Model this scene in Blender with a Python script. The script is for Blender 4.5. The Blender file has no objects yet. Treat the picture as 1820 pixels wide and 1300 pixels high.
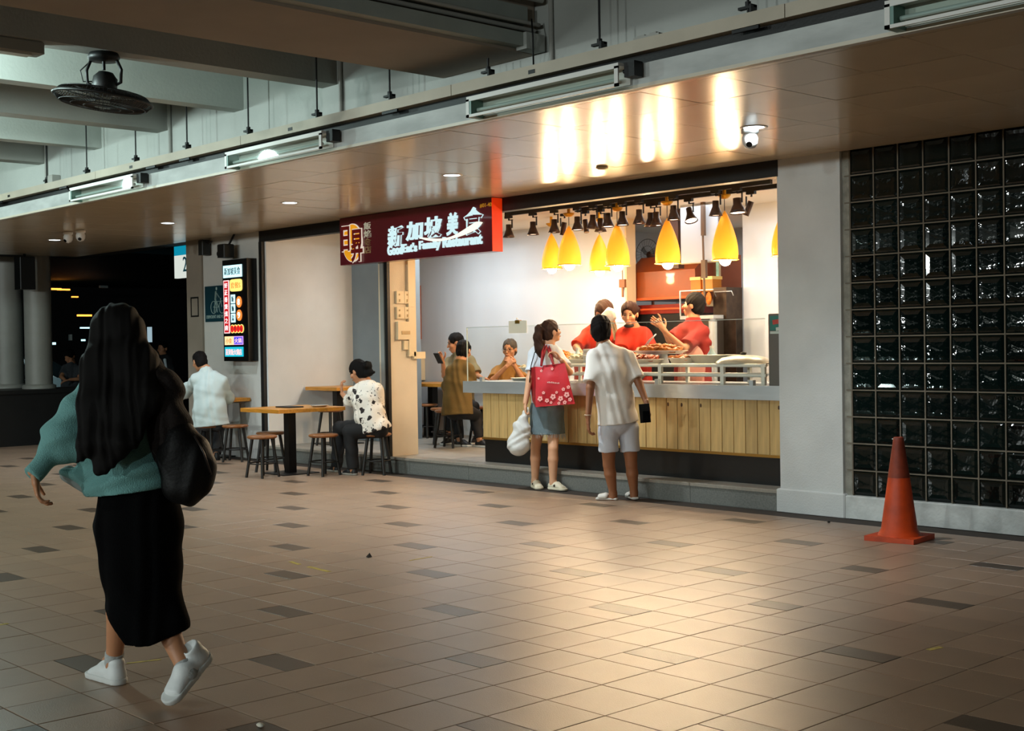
# Covered walkway at night with a small open-front restaurant, people at its counter.
import bpy, bmesh, math, random
import numpy as np
from mathutils import Vector, Matrix
random.seed(7); np.random.seed(7)
S = bpy.context.scene
COL = S.collection
PI = math.pi

# ------------------------------------------------------------------ camera
cam_d = bpy.data.cameras.new('camera'); cam = bpy.data.objects.new('camera', cam_d); COL.objects.link(cam)
cam_d.sensor_width = 36.0; cam_d.lens = 2315.876 * 36.0 / 1820.0
cam_d.clip_start = 0.05; cam_d.clip_end = 300
YAW = math.radians(47.2525)
cam.matrix_world = Matrix.Translation((0, 0, 1.45)) @ Matrix.Rotation(YAW, 4, 'Z') @ Matrix.Rotation(PI/2 + math.radians(-0.92674), 4, 'X') @ Matrix.Rotation(-math.radians(0.87878), 4, 'Z')
S.camera = cam

# ------------------------------------------------------------------ world, exposure
W = bpy.data.worlds.new('night'); S.world = W; W.use_nodes = True
W.node_tree.nodes['Background'].inputs[0].default_value = (0.30, 0.42, 0.46, 1)
W.node_tree.nodes['Background'].inputs[1].default_value = 0.02
S.view_settings.view_transform = 'Standard'; S.view_settings.look = 'None'
S.view_settings.exposure = 0.0; S.view_settings.gamma = 1.0
S.view_settings.use_curve_mapping = False
try:
    S.cycles.use_denoising = True; S.cycles.max_bounces = 8; S.cycles.sample_clamp_indirect = 4.0
    S.cycles.caustics_reflective = False; S.cycles.caustics_refractive = False
except Exception: pass

# ------------------------------------------------------------------ lights of the place and an added frontal fill
def lamp(name, kind, loc, power, col, size=0.1, size_y=None, rot=None, spot=None, blend=.5):
    d = bpy.data.lights.new(name, kind); d.energy = power; d.color = col
    if kind == 'AREA':
        d.size = size
        if size_y: d.shape = 'RECTANGLE'; d.size_y = size_y
    elif kind in ('POINT', 'SPOT'): d.shadow_soft_size = size
    if kind == 'SPOT': d.spot_size = spot; d.spot_blend = blend
    o = bpy.data.objects.new(name, d); COL.objects.link(o); o.location = loc
    if rot: o.rotation_euler = rot
    return o
WARM = (1.0, 0.62, 0.28); COOL = (0.86, 0.95, 1.0); GREEN = (0.72, 0.95, 0.92)

# ceiling lights of the shop (counter side, kitchen side, dining corner)
lamp('shop_ceiling_light', 'AREA', (-8.6, 11.2, 2.96), 36, COOL, 3.4, .5, (0, 0, 0))
lamp('shop_ceiling_light', 'AREA', (-13.0, 10.9, 2.96), 42, COOL, 1.6, .5, (0, 0, 0))
lamp('kitchen_light', 'AREA', (-9.9, 13.75, 2.9), 38, (1, .9, .78), .6, .6, (0, 0, 0))
# tube lights in every second bay of the beams, on the far side of the beams
for x, y in ((-9.35, 3.2), (-12.2, 3.7), (-15.0, 3.9)): lamp('bay_tube_light', 'POINT', (x, y, 3.5), 115, GREEN, .10)
# unseen fill lamps added far behind the camera to light the shop front
for x, y, k in ((-13, -12.5, 1.2), (-7.0, -13.5, 1.2), (-1.0, -14.0, 1.0), (4.0, -13.0, .6)):
    lamp('front_fill_light', 'POINT', (x, y, 3.3), 1500*k, (0.88, 0.97, 0.95), .16)

# ------------------------------------------------------------------ materials
def srgb(h):
    v = [int(h[i:i+2], 16)/255 for i in (0, 2, 4)]
    return tuple(x/12.92 if x <= .04045 else ((x+.055)/1.055)**2.4 for x in v)
MATS = {}
def mat(name, col='808080', rough=.6, metal=0, var=0, vscale=4, bump=0, bscale=60, emit=None, es=0, alpha=1, trans=0, coat=0, stretch=None, spec=.5, bdist=.01, obrand=0, ior=1.45):
    if name in MATS: return MATS[name]
    m = bpy.data.materials.new(name); m.use_nodes = True; MATS[name] = m
    nt = m.node_tree; b = nt.nodes['Principled BSDF']
    c = srgb(col) if isinstance(col, str) else col
    b.inputs['Base Color'].default_value = (*c, 1); b.inputs['Roughness'].default_value = rough
    b.inputs['Metallic'].default_value = metal; b.inputs['Specular IOR Level'].default_value = spec
    b.inputs['IOR'].default_value = ior
    if trans: b.inputs['Transmission Weight'].default_value = trans
    if coat: b.inputs['Coat Weight'].default_value = coat; b.inputs['Coat Roughness'].default_value = .06
    if alpha < 1: b.inputs['Alpha'].default_value = alpha
    if emit: b.inputs['Emission Color'].default_value = (*(srgb(emit) if isinstance(emit, str) else emit), 1); b.inputs['Emission Strength'].default_value = es
    tc = nt.nodes.new('ShaderNodeTexCoord'); mp = nt.nodes.new('ShaderNodeMapping')
    nt.links.new(tc.outputs['Object'], mp.inputs[0])
    if stretch: mp.inputs['Scale'].default_value = stretch
    src = None
    if var:
        n = nt.nodes.new('ShaderNodeTexNoise'); n.inputs['Scale'].default_value = vscale; n.inputs['Detail'].default_value = 5
        nt.links.new(mp.outputs[0], n.inputs['Vector'])
        mr = nt.nodes.new('ShaderNodeMapRange'); mr.inputs[1].default_value = .3; mr.inputs[2].default_value = .7
        mr.inputs[3].default_value = 1-var; mr.inputs[4].default_value = 1+var*.5
        nt.links.new(n.outputs[0], mr.inputs[0])
        vm = nt.nodes.new('ShaderNodeVectorMath'); vm.operation = 'SCALE'; vm.inputs[0].default_value = c
        nt.links.new(mr.outputs[0], vm.inputs['Scale']); src = vm.outputs[0]
    if obrand:
        oi = nt.nodes.new('ShaderNodeObjectInfo'); mr = nt.nodes.new('ShaderNodeMapRange')
        mr.inputs[3].default_value = 1-obrand; mr.inputs[4].default_value = 1+obrand
        nt.links.new(oi.outputs['Random'], mr.inputs[0])
        vm = nt.nodes.new('ShaderNodeVectorMath'); vm.operation = 'SCALE'
        if src: nt.links.new(src, vm.inputs[0])
        else: vm.inputs[0].default_value = c
        nt.links.new(mr.outputs[0], vm.inputs['Scale']); src = vm.outputs[0]
    if src: nt.links.new(src, b.inputs['Base Color'])
    if bump:
        n = nt.nodes.new('ShaderNodeTexNoise'); n.inputs['Scale'].default_value = bscale; n.inputs['Detail'].default_value = 3
        nt.links.new(mp.outputs[0], n.inputs['Vector'])
        bp = nt.nodes.new('ShaderNodeBump'); bp.inputs['Strength'].default_value = bump; bp.inputs['Distance'].default_value = bdist
        nt.links.new(n.outputs[0], bp.inputs['Height']); nt.links.new(bp.outputs[0], b.inputs['Normal'])
    return m
def emis(name, col, es):
    return mat(name, '000000', .5, emit=col, es=es)

# ------------------------------------------------------------------ mesh builder
class MB:
    def __init__(s): s.v = []; s.f = []; s.sm = []
    def add(s, vs, fs, smooth=False):
        o = len(s.v); s.v += [tuple(map(float, v)) for v in vs]
        s.f += [tuple(i+o for i in f) for f in fs]; s.sm += [smooth]*len(fs); return s
    def box(s, x0, x1, y0, y1, z0, z1, ch=0):
        if ch:
            return s.cbox(x0, x1, y0, y1, z0, z1, ch)
        v = [(x, y, z) for z in (z0, z1) for y in (y0, y1) for x in (x0, x1)]
        return s.add(v, [(0, 2, 3, 1), (4, 5, 7, 6), (0, 1, 5, 4), (2, 6, 7, 3), (0, 4, 6, 2), (1, 3, 7, 5)])
    def cbox(s, x0, x1, y0, y1, z0, z1, c):
        # box with chamfered upper and vertical edges
        a = [(x0+c, y0), (x1-c, y0), (x1, y0+c), (x1, y1-c), (x1-c, y1), (x0+c, y1), (x0, y1-c), (x0, y0+c)]
        i = [(x0+c+c, y0+c), (x1-c-c, y0+c), (x1-c, y0+2*c), (x1-c, y1-2*c), (x1-2*c, y1-c), (x0+2*c, y1-c), (x0+c, y1-2*c), (x0+c, y0+2*c)]
        v = [(x, y, z0) for x, y in a]+[(x, y, z1-c) for x, y in a]+[(x, y, z1) for x, y in i]
        f = [tuple(range(7, -1, -1)), tuple(range(16, 24))]
        for k in range(8):
            j = (k+1) % 8; f += [(k, j, j+8, k+8), (k+8, j+8, j+16, k+16)]
        return s.add(v, f)
    def obox(s, c, size, R):
        v = []
        for z in (-.5, .5):
            for y in (-.5, .5):
                for x in (-.5, .5):
                    v.append(tuple(Vector(c) + R @ Vector((x*size[0], y*size[1], z*size[2]))))
        return s.add(v, [(0, 2, 3, 1), (4, 5, 7, 6), (0, 1, 5, 4), (2, 6, 7, 3), (0, 4, 6, 2), (1, 3, 7, 5)])
    def bar(s, a, b, w, h, up=(0, 0, 1)):
        a = Vector(a); b = Vector(b); d = (b-a); L = d.length; x = d.normalized(); y = Vector(up).cross(x)
        if y.length < 1e-4: y = Vector((1, 0, 0)).cross(x)
        y.normalize(); z = x.cross(y); R = Matrix((x, y, z)).transposed()
        return s.obox((a+b)/2, (L, w, h), R)
    def cyl(s, a, b, r0, r1=None, n=14, caps=True, smooth=True):
        r1 = r0 if r1 is None else r1
        a = Vector(a); b = Vector(b); d = (b-a).normalized()
        x = d.cross(Vector((0, 0, 1)));
        if x.length < 1e-4: x = Vector((1, 0, 0))
        x.normalize(); y = d.cross(x)
        v = []
        for c, r in ((a, r0), (b, r1)):
            for k in range(n):
                t = 2*PI*k/n; v.append(tuple(c + x*math.cos(t)*r + y*math.sin(t)*r))
        s.add(v, [(k, k+n, (k+1) % n+n, (k+1) % n) for k in range(n)], smooth)
        if caps:
            s.add(v[:n], [tuple(range(n))]); s.add(v[n:], [tuple(range(n-1, -1, -1))])
        return s
    def tube(s, path, r, n=8, closed=False):
        P = [Vector(p) for p in path]; m = len(P); v = []; prev = None
        rr = r if isinstance(r, (list, tuple)) else [r]*m
        for i, p in enumerate(P):
            t = (P[(i+1) % m]-P[i-1]) if (closed or 0 < i < m-1) else (P[1]-P[0] if i == 0 else P[-1]-P[-2])
            t.normalize()
            if prev is None:
                x = t.cross(Vector((0, 0, 1)))
                if x.length < 1e-3: x = t.cross(Vector((1, 0, 0)))
            else: x = prev - t*prev.dot(t)
            x.normalize(); prev = x; y = t.cross(x)
            v += [tuple(p + (x*math.cos(2*PI*k/n)+y*math.sin(2*PI*k/n))*rr[i]) for k in range(n)]
        f = []
        for i in range(m if closed else m-1):
            j = (i+1) % m
            f += [(i*n+k, i*n+(k+1) % n, j*n+(k+1) % n, j*n+k) for k in range(n)]
        if not closed: f += [tuple(range(n-1, -1, -1)), tuple(range((m-1)*n, m*n))]
        return s.add(v, f, True)
    def lathe(s, c, prof, n=24, axis=None, caps=True, smooth=True):
        c = Vector(c); ax = Vector(axis or (0, 0, 1)).normalized(); x = ax.orthogonal().normalized(); y = ax.cross(x)
        v = []
        for r, z in prof:
            for k in range(n):
                t = 2*PI*k/n; v.append(tuple(c + ax*z + (x*math.cos(t)+y*math.sin(t))*max(r, 1e-4)))
        f = []
        for i in range(len(prof)-1):
            f += [(i*n+k, i*n+(k+1) % n, (i+1)*n+(k+1) % n, (i+1)*n+k) for k in range(n)]
        s.add(v, f, smooth)
        if caps:
            s.add(v[:n], [tuple(range(n-1, -1, -1))]); s.add(v[-n:], [tuple(range(n))])
        return s
    def prism(s, poly, o, ex, ey, ez, d):
        # polygon (a,b) in the plane o + a*ex + b*ey, pushed d along ez
        o = Vector(o); ex = Vector(ex); ey = Vector(ey); ez = Vector(ez); n = len(poly)
        v = [tuple(o+ex*a+ey*b) for a, b in poly]+[tuple(o+ex*a+ey*b+ez*d) for a, b in poly]
        return s.add(v, [tuple(range(n)), tuple(range(2*n-1, n-1, -1))]+[(k, k+n, (k+1) % n+n, (k+1) % n) for k in range(n)])
    def ball(s, c, r, n=12, m=8):
        rx, ry, rz = r if isinstance(r, (tuple, list)) else (r, r, r); v = []; f = []
        for i in range(m+1):
            th = PI*i/m
            for k in range(n):
                ph = 2*PI*k/n; v.append((c[0]+rx*math.sin(th)*math.cos(ph), c[1]+ry*math.sin(th)*math.sin(ph), c[2]+rz*math.cos(th)))
        for i in range(m):
            f += [(i*n+k, (i+1)*n+k, (i+1)*n+(k+1) % n, i*n+(k+1) % n) for k in range(n)]
        return s.add(v, f, True)
    def build(s, name, m, parent=None, mats=None):
        off = ORG.get(parent.name, (0, 0, 0)) if parent else (0, 0, 0)
        me = bpy.data.meshes.new(name)
        me.from_pydata([(x-off[0], y-off[1], z-off[2]) for x, y, z in s.v], [], s.f)
        me.polygons.foreach_set('use_smooth', s.sm)
        bm = bmesh.new(); bm.from_mesh(me); bmesh.ops.recalc_face_normals(bm, faces=bm.faces[:]); bm.to_mesh(me); bm.free()
        me.materials.append(m); me.update()
        o = bpy.data.objects.new(name, me); COL.objects.link(o)
        if parent: o.parent = parent
        ORG[o.name] = off
        return o
ORG = {}
def tag(o, label=None, cat=None, group=None, kind=None):
    if label: o['label'] = label
    if cat: o['category'] = cat
    if group: o['group'] = group
    if kind: o['kind'] = kind
    return o
def thing(name, label, cat, loc=(0, 0, 0), group=None):
    o = bpy.data.objects.new(name, None); COL.objects.link(o); o.location = loc; o.empty_display_size = .1
    ORG[o.name] = tuple(loc); return tag(o, label, cat, group)
def single(name, mb, m, label, cat, loc=None, group=None):
    # a thing that is one mesh, with its origin at its base
    if loc is None:
        a = np.array(mb.v); loc = ((a[:, 0].min()+a[:, 0].max())/2, (a[:, 1].min()+a[:, 1].max())/2, a[:, 2].min())
    mb.v = [(x-loc[0], y-loc[1], z-loc[2]) for x, y, z in mb.v]
    o = mb.build(name, m); o.location = loc; ORG[o.name] = tuple(loc)
    return tag(o, label, cat, group)
def struct(name, mb, m):
    o = mb.build(name, m); o['kind'] = 'structure'; return o
def kids(o): return [c for c in bpy.data.objects if c.parent == o]
def dup(root, loc, rz=0, label=None):
    r = root.copy(); COL.objects.link(r); r.location = loc; r.rotation_euler = (0, 0, rz)
    if label: r['label'] = label
    ORG[r.name] = tuple(loc)
    for ch in list(root.children):
        c = ch.copy(); COL.objects.link(c); c.parent = r
        for g in ch.children:
            d = g.copy(); COL.objects.link(d); d.parent = c
    return r
def text_mesh(body, size, depth=.004, bold=0.0, align='LEFT', shear=0, sx=1.0):
    c = bpy.data.curves.new('t', 'FONT'); c.body = body; c.size = size; c.extrude = depth/2; c.offset = bold; c.align_x = align; c.shear = shear
    c.resolution_u = 3
    o = bpy.data.objects.new('t', c); COL.objects.link(o); bpy.context.view_layer.update()
    me = bpy.data.meshes.new_from_object(o.evaluated_get(bpy.context.evaluated_depsgraph_get()))
    bpy.data.objects.remove(o)
    v = [(q.co.x*sx, q.co.y, q.co.z) for q in me.vertices]; f = [tuple(p.vertices) for p in me.polygons]
    bpy.data.meshes.remove(me); return v, f
def text(mb, body, o, size, ex=(1, 0, 0), ey=(0, 0, 1), depth=.004, bold=0.0, align='LEFT', shear=0, sx=1.0, fit=None):
    v, f = text_mesh(body, size, depth, bold, align, shear, sx)
    if not v: return mb
    if fit:   # fit into the box (width, height) from the lower left corner
        a = np.array(v); mn = a.min(0); mx = a.max(0)
        kx = fit[0]/(mx[0]-mn[0]); ky = fit[1]/(mx[1]-mn[1])
        v = [((x-mn[0])*kx, (y-mn[1])*ky, z) for x, y, z in v]
    o = Vector(o); ex = Vector(ex); ey = Vector(ey); ez = ex.cross(ey)
    return mb.add([tuple(o+ex*x+ey*y+ez*z) for x, y, z in v], f)

# ------------------------------------------------------------------ shared materials
M_wall = mat('white_wall_paint', 'd8d8d6', .75, var=.10, vscale=1.6, bump=.15, bscale=90)
M_wallc = mat('cream_wall_paint', 'd6c8b0', .7, var=.10, vscale=2, bump=.15, bscale=80)
M_grey = mat('shadow_blue_grey', '7f8b93', .7, var=.06, bump=.1, bscale=80)  # blue-grey colour holds the shadow on the rear wall piece
M_conc = mat('painted_concrete', 'b9bcb6', .8, var=.14, vscale=1.3, bump=.2, bscale=40)
M_conc2 = mat('painted_beam', 'a8a7a0', .8, var=.14, vscale=1.3, bump=.2, bscale=40)
M_black = mat('black_paint', '0b0c0b', .5, var=.2, bump=.1)
M_blackm = mat('black_metal', '14110f', .45, metal=.3)
M_steel = mat('stainless_steel', 'c6cccf', .33, metal=.55, var=.08, vscale=3, bump=.04, bscale=20, stretch=(1, 6, 6))
M_steeld = mat('dull_steel', '8a8680', .4, metal=.8, var=.2, vscale=5)
M_rack = mat('bright_steel', 'f6f1e6', .4)
M_white = mat('white_plastic', 'dcdad4', .4)
M_cream = mat('cream_plastic', 'd9c7a4', .45)
M_grout = mat('dark_grout', '3a322c', .9)
M_tile = mat('plaza_tile', '9b826d', .36, var=.10, vscale=2.5, bump=.12, bscale=160, obrand=.06)
M_tiled = mat('dark_plaza_tile', '584a3e', .36, var=.12, vscale=5, bump=.12, bscale=160, obrand=.08)
M_granite = mat('grey_granite', '6d6e69', .45, var=.25, vscale=60, bump=.1, bscale=120)
M_panel = mat('glossy_cream_panel', 'd2c2a8', .2, var=.05, vscale=1.5, bump=.02, bscale=3, obrand=.03, bdist=.02)
def thin_glass(name, tint, refl=1.0):
    # a thin pane: light passes straight through, the surface mirrors by Fresnel
    m = bpy.data.materials.new(name); m.use_nodes = True; nt = m.node_tree; nt.nodes.remove(nt.nodes['Principled BSDF'])
    t = nt.nodes.new('ShaderNodeBsdfTransparent'); t.inputs[0].default_value = (*tint, 1)
    g = nt.nodes.new('ShaderNodeBsdfGlossy'); g.inputs['Roughness'].default_value = .03
    f = nt.nodes.new('ShaderNodeLayerWeight'); f.inputs[0].default_value = .5
    q = nt.nodes.new('ShaderNodeMath'); q.operation = 'POWER'; q.inputs[1].default_value = 4.5; nt.links.new(f.outputs['Facing'], q.inputs[0])
    k = nt.nodes.new('ShaderNodeMath'); k.operation = 'MULTIPLY_ADD'; k.inputs[1].default_value = .7*refl; k.inputs[2].default_value = .035*refl; nt.links.new(q.outputs[0], k.inputs[0])
    x = nt.nodes.new('ShaderNodeMixShader'); nt.links.new(k.outputs[0], x.inputs[0]); nt.links.new(t.outputs[0], x.inputs[1]); nt.links.new(g.outputs[0], x.inputs[2])
    nt.links.new(x.outputs[0], nt.nodes['Material Output'].inputs[0]); return m
M_glass = thin_glass('clear_glass', (.965, .98, .972))
M_wood = mat('light_pine', 'c6a469', .5, var=.22, vscale=3, bump=.15, bscale=30, stretch=(9, 9, .8), obrand=.10)
M_woodt = mat('varnished_table_wood', 'c8862f', .35, var=.25, vscale=4, bump=.08, stretch=(1.5, 12, 12))
M_seat = mat('varnished_seat_wood', '8e5a32', .32, var=.25, vscale=5, stretch=(2, 14, 14))
M_leg = mat('black_stained_wood', '15120f', .5, var=.2)

# ------------------------------------------------------------------ floor with its tiles
mb = MB().box(-24, 8, -16, 9.154, -.12, -.006)
floor = struct('floor', mb, M_grout)
TP = .32501; X0 = -4.12423; Y0 = 3.35065; NW = .26135
def colx(i):      # left edge of tile column i (two narrow columns at -1 and -2)
    if i >= 0: return X0+i*TP
    if i == -1: return X0-NW
    if i == -2: return X0-2*NW
    return X0-2*NW+(i+2)*TP
def is_dark(i, r):
    c = i-2
    return r % 2 == 0 and ((c+6)+3*(r//2)) % 5 == 0
cells = []
cdir = (-math.sin(YAW), math.cos(YAW)); rdir = (math.cos(YAW), math.sin(YAW))
for i in range(-56, 17):
    for r in range(-14, 18):
        x0 = colx(i); x1 = colx(i+1); y0 = Y0+(r-1)*TP; y1 = y0+TP
        if y0 > 9.15 or y0 < -1.5: continue
        y1 = min(y1, 9.15)
        cx = (x0+x1)/2; cy = (y0+y1)/2; d = cx*cdir[0]+cy*cdir[1]; u = cx*rdir[0]+cy*rdir[1]
        seen = d > 1 and abs(u/d) < .42 and 1.45/d < .30
        cells.append(((1/d**3 if seen else 0), x0, x1, y0, y1, is_dark(i, r)))
cells.sort(key=lambda c: -c[0])
TM = {}
def tile_mesh(w, h, dark):
    k = (round(w, 3), round(h, 3), dark)
    if k not in TM:
        b = MB().cbox(-w/2, w/2, -h/2, h/2, -.012, 0, .0015)
        me = bpy.data.meshes.new('tile'); me.from_pydata(b.v, [], b.f); me.materials.append(M_tiled if dark else M_tile); TM[k] = me
    return TM[k]
G = .002
far = MB(); fard = MB(); n = 0
for sc, x0, x1, y0, y1, dk in cells:
    parts = [(x0, x1, y0, y1, False)]
    if dk: parts = [(x0, x1, y0, y0+TP/2, False), (x0, x1, y0+TP/2, y1, True)]
    for a, b, c, d, k in parts:
        if d-c < .01: continue
        if n < 298:
            o = bpy.data.objects.new('tile', tile_mesh(b-a-2*G, d-c-2*G, k)); COL.objects.link(o); o.parent = floor
            o.location = ((a+b)/2, (c+d)/2, random.uniform(-.0006, .0006)); n += 1
        else:
            dz = random.uniform(-.0006, .0006); (fard if k else far).cbox(a+G, b-G, c+G, d-G, -.012, dz, .0015)
tag(far.build('tiles', M_tile, floor), kind='stuff'); tag(fard.build('dark_tiles', M_tiled, floor), kind='stuff')
# worn yellow tape marks and litter lying on the tiles
M_tape = mat('worn_yellow_tape', 'b9a44a', .7, var=.3, vscale=20)
def tape(a, b, w, label):
    m = MB().bar((*a, .0012), (*b, .0012), w, .0012); single('tape_strip', m, M_tape, label, 'tape')
tape((-7.501, 4.860, 0.000)[:2], (-7.358, 4.838, 0.000)[:2], .03, 'short yellow tape scrap left of the longer one, mid floor')
tape((-7.237, 4.828, 0.000)[:2], (-6.970, 4.813, 0.000)[:2], .03, 'longer yellow tape strip on the floor beside a short scrap')
tape((-6.929, 5.436, 0.000)[:2], (-6.942, 5.642, 0.000)[:2], .015, 'thin yellow tape line on the floor beyond the middle')
tape((-6.932, 2.661, 0.000)[:2], (-6.932, 2.718, 0.000)[:2], .03, 'yellow tape scrap at the left edge of the floor')
tape((-5.637, 2.753, 0.000)[:2], (-5.590, 2.901, 0.000)[:2], .02, 'yellow tape line between the walking woman\'s shoes')
tape((-3.130, 5.499, 0.000)[:2], (-3.115, 5.591, 0.000)[:2], .03, 'faint yellow tape mark in the dark right of the floor')
p = (-7.253, 5.332, 0.000)
single('leaf', MB().add([(p[0]-.03, p[1], .001), (p[0]+.02, p[1]-.02, .001), (p[0]+.03, p[1]+.01, .004), (p[0], p[1]+.01, .03)], [(0, 1, 3), (1, 2, 3), (0, 3, 2), (0, 2, 1)]), mat('dry_leaf', '2c2117', .8), 'small dark curled leaf on the open floor tiles', 'leaf')
p = (-4.313, 2.647, 0.000)
single('paper_scrap', MB().ball((p[0], p[1], .008), (.022, .014, .008), 8, 5), mat('crumpled_paper', 'd5d0c0', .8), 'tiny crumpled white paper scrap on a dark tile', 'litter')
p = (-5.861, 8.801, 0.000)
single('pebble', MB().ball((p[0], p[1], .008), (.012, .012, .008), 8, 5), mat('dark_pebble', '15110d', .8), 'tiny dark pebble on the floor before the white pillar', 'litter')

# ------------------------------------------------------------------ step, shop floor
STEP = .178; FY = 9.154
st = struct('trim_1', MB().box(-14.69, -6.53, FY, FY+.12, -.02, STEP-.028), M_granite)
for k in range(8):
    a = -14.69+k*1.02; MB().box(a+.002, a+1.018, FY-.006, FY+.02, 0, STEP-.03).build('riser_panel', M_granite, st)
    MB().cbox(a+.001, a+1.019, FY-.02, FY+.20, STEP-.028, STEP+.002, .004).build('nosing', mat('nosing_stone', '8d877c', .35, var=.15, vscale=30), st)
sf = struct('floor', MB().box(-16.5, -6.0, FY+.12, 13, -.02, STEP-.006), M_grout)
M_sft = mat('shop_floor_tile', '97928a', .5, var=.12, vscale=3)
fs = MB()
for i in range(35):
    for j in range(13):
        x = -16.5+i*.3; y = FY+.2+j*.3
        if x+.3 < -5.9: fs.cbox(x+.002, x+.298, y+.002, y+.298, STEP-.012, STEP, .001)
tag(fs.build('tiles', M_sft, sf), kind='stuff')

# ------------------------------------------------------------------ facade wall on the right: pillar, plinth, glass blocks
MB().box(-6.57, -5.93, FY-.0, FY+.5, 0, 3.4)
pil = struct('wall_pillar', MB().box(-6.57, -5.955, FY, FY+.55, -.02, 3.3), mat('white_pillar_paint', 'c9cbc9', .75, var=.10, vscale=2.2, bump=.3, bscale=70))
MB().box(-6.60, -5.93, FY-.025, FY+.3, 0, .195, .01).build('plinth', MATS['white_pillar_paint'], pil)
MB().box(-5.955, -5.89, FY+.03, FY+.4, .18, 3.1).build('plaster_edge', mat('rough_plaster', '8f8d82', .9, var=.3, vscale=14, bump=.6, bscale=30), pil)
gw = struct('wall_right', MB().box(-5.93, -2.9, FY+.06, FY+.4, -.02, 3.3), mat('dark_backing', '07100f', .8))
MB().box(-5.93, -2.9, FY-.02, FY+.3, 0, .185, .01).build('plinth', mat('worn_white_plinth', 'c2c5c2', .8, var=.25, vscale=6, bump=.5, bscale=25), gw)
M_gb = mat('dark_glass_block', '06110f', .05, spec=.4, bump=.55, bscale=7, coat=.2, bdist=.02, obrand=.3)
M_gr = mat('block_mortar', '6e6557', .8, var=.15)
gp = .2165; gx = -5.885
zs = [.19, .389]+[.389+gp*k for k in range(1, 12)]+[2.985]
gm = None
grid = MB()
for i in range(1, 14): grid.box(gx+i*gp-.005-gp+.21-.21+.008, gx+i*gp-.005-gp+.018, FY+.02, FY+.07, .18, 3.0)
for z in zs[1:-1]: grid.box(-5.93, -2.9, FY+.022, FY+.07, z-.005, z+.005)
grid.build('mortar_grid', M_gr, gw)
def block_mesh(h):
    b = MB(); w = gp-.008; q = .022; y0 = 0
    # a block with a bevelled rim and a face that swells a little
    ring = lambda d, y: [(-w/2+d, y, -h/2+d), (w/2-d, y, -h/2+d), (w/2-d, y, h/2-d), (-w/2+d, y, h/2-d)]
    v = ring(0, .05)+ring(.002, .012)+ring(q, 0)+ring(q*2.2, .006)
    f = []
    for a in (0, 4, 8): f += [(a+k, a+(k+1) % 4, a+4+(k+1) % 4, a+4+k) for k in range(4)]
    b.add(v, f+[(12, 13, 14, 15)], False)
    me = bpy.data.meshes.new('glass_block'); me.from_pydata(b.v, [], b.f)
    bm = bmesh.new(); bm.from_mesh(me); bmesh.ops.recalc_face_normals(bm, faces=bm.faces[:]); bm.to_mesh(me); bm.free()
    me.materials.append(M_gb); return me
bms = [block_mesh(zs[k+1]-zs[k]-.008) for k in range(13)]
for i in range(13):
    for k in range(13):
        o = bpy.data.objects.new('glass_block', bms[k]); COL.objects.link(o); o.parent = gw
        o.location = (gx+gp*(i+.5)-.0, FY+.022, (zs[k]+zs[k+1])/2)
        o.rotation_euler = (random.uniform(-.012, .012), 0, random.uniform(-.012, .012))

struct('wall_front_right', MB().box(-2.9, 6, FY, FY+.4, -.02, 3.3), M_wall)
# ------------------------------------------------------------------ soffit of glossy panels, fascia, hanging trunk
SZ = 2.975; FA = 5.86
ceil = struct('ceiling', MB().box(-21, 6, FA-.01, 9.6, SZ+.02, SZ+.10), mat('dark_void', '151412', .9))
PM = {}
def pmesh(w, h):
    k = (round(w, 3), round(h, 3))
    if k not in PM:
        b = MB().box(-w/2, w/2, -h/2, h/2, 0, .018); me = bpy.data.meshes.new('panel'); me.from_pydata(b.v, [], b.f); me.materials.append(M_panel); PM[k] = me
    return PM[k]
xs = [-4.70-.6*k for k in range(-17, 27)]
ys = [FA+.02, 5.99, 6.59, 7.19, 7.79, 8.39, 8.99, FY+.02]
for i in range(len(xs)-1):
    for j in range(len(ys)-1):
        x1, x0 = xs[i], xs[i+1]; y0, y1 = ys[j], ys[j+1]
        o = bpy.data.objects.new('panel', pmesh(x1-x0-.005, y1-y0-.005)); COL.objects.link(o); o.parent = ceil
        o.location = ((x0+x1)/2, (y0+y1)/2, SZ+random.uniform(-.0005, .001)); o.rotation_euler = (random.uniform(-.0012, .0012), random.uniform(-.0012, .0012), 0)
M_fascia = mat('scuffed_white_fascia', 'b9bcb9', .55, var=.22, vscale=3, bump=.15, bscale=12, stretch=(1, 1, 3))
fa = struct('trim_2', MB().box(-21, 6, FA-.03, FA+.02, SZ-.015, SZ+.125), M_fascia)
MB().box(-21, 6, FA+.02, FA+.06, SZ+.0, SZ+.20).build('dark_gap_strip', M_black, fa)  # black strip stands in for the shaded gap below the trunk
MB().box(-21, 6, FA-.036, FA-.03, SZ-.017, SZ+.004).build('edge_strip', mat('cream_edge', 'cfc6b4', .4), fa)
M_trunk = mat('cream_trunking', 'b7ad9b', .55, var=.12, vscale=3)
tr = thing('cable_trunking', 'long cream cable trunk above the white fascia, running the whole walkway', 'trunking', (-9, FA, SZ+.2))
for k in range(9):
    MB().box(-20.6+k*2.75, -20.6+(k+1)*2.75-.006, FA-.055, FA+.06, SZ+.19, SZ+.265).build('trunk_section', M_trunk, tr)
for p in ((-14.531, 5.800, 3.201), (-11.587, 5.800, 3.181), (-8.847, 5.800, 3.182), (-6.052, 5.800, 3.174)):
    MB().box(p[0]-.03, p[0]+.03, FA-.058, FA-.05, SZ+.21, SZ+.235).build('slot', M_black, tr)
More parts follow.
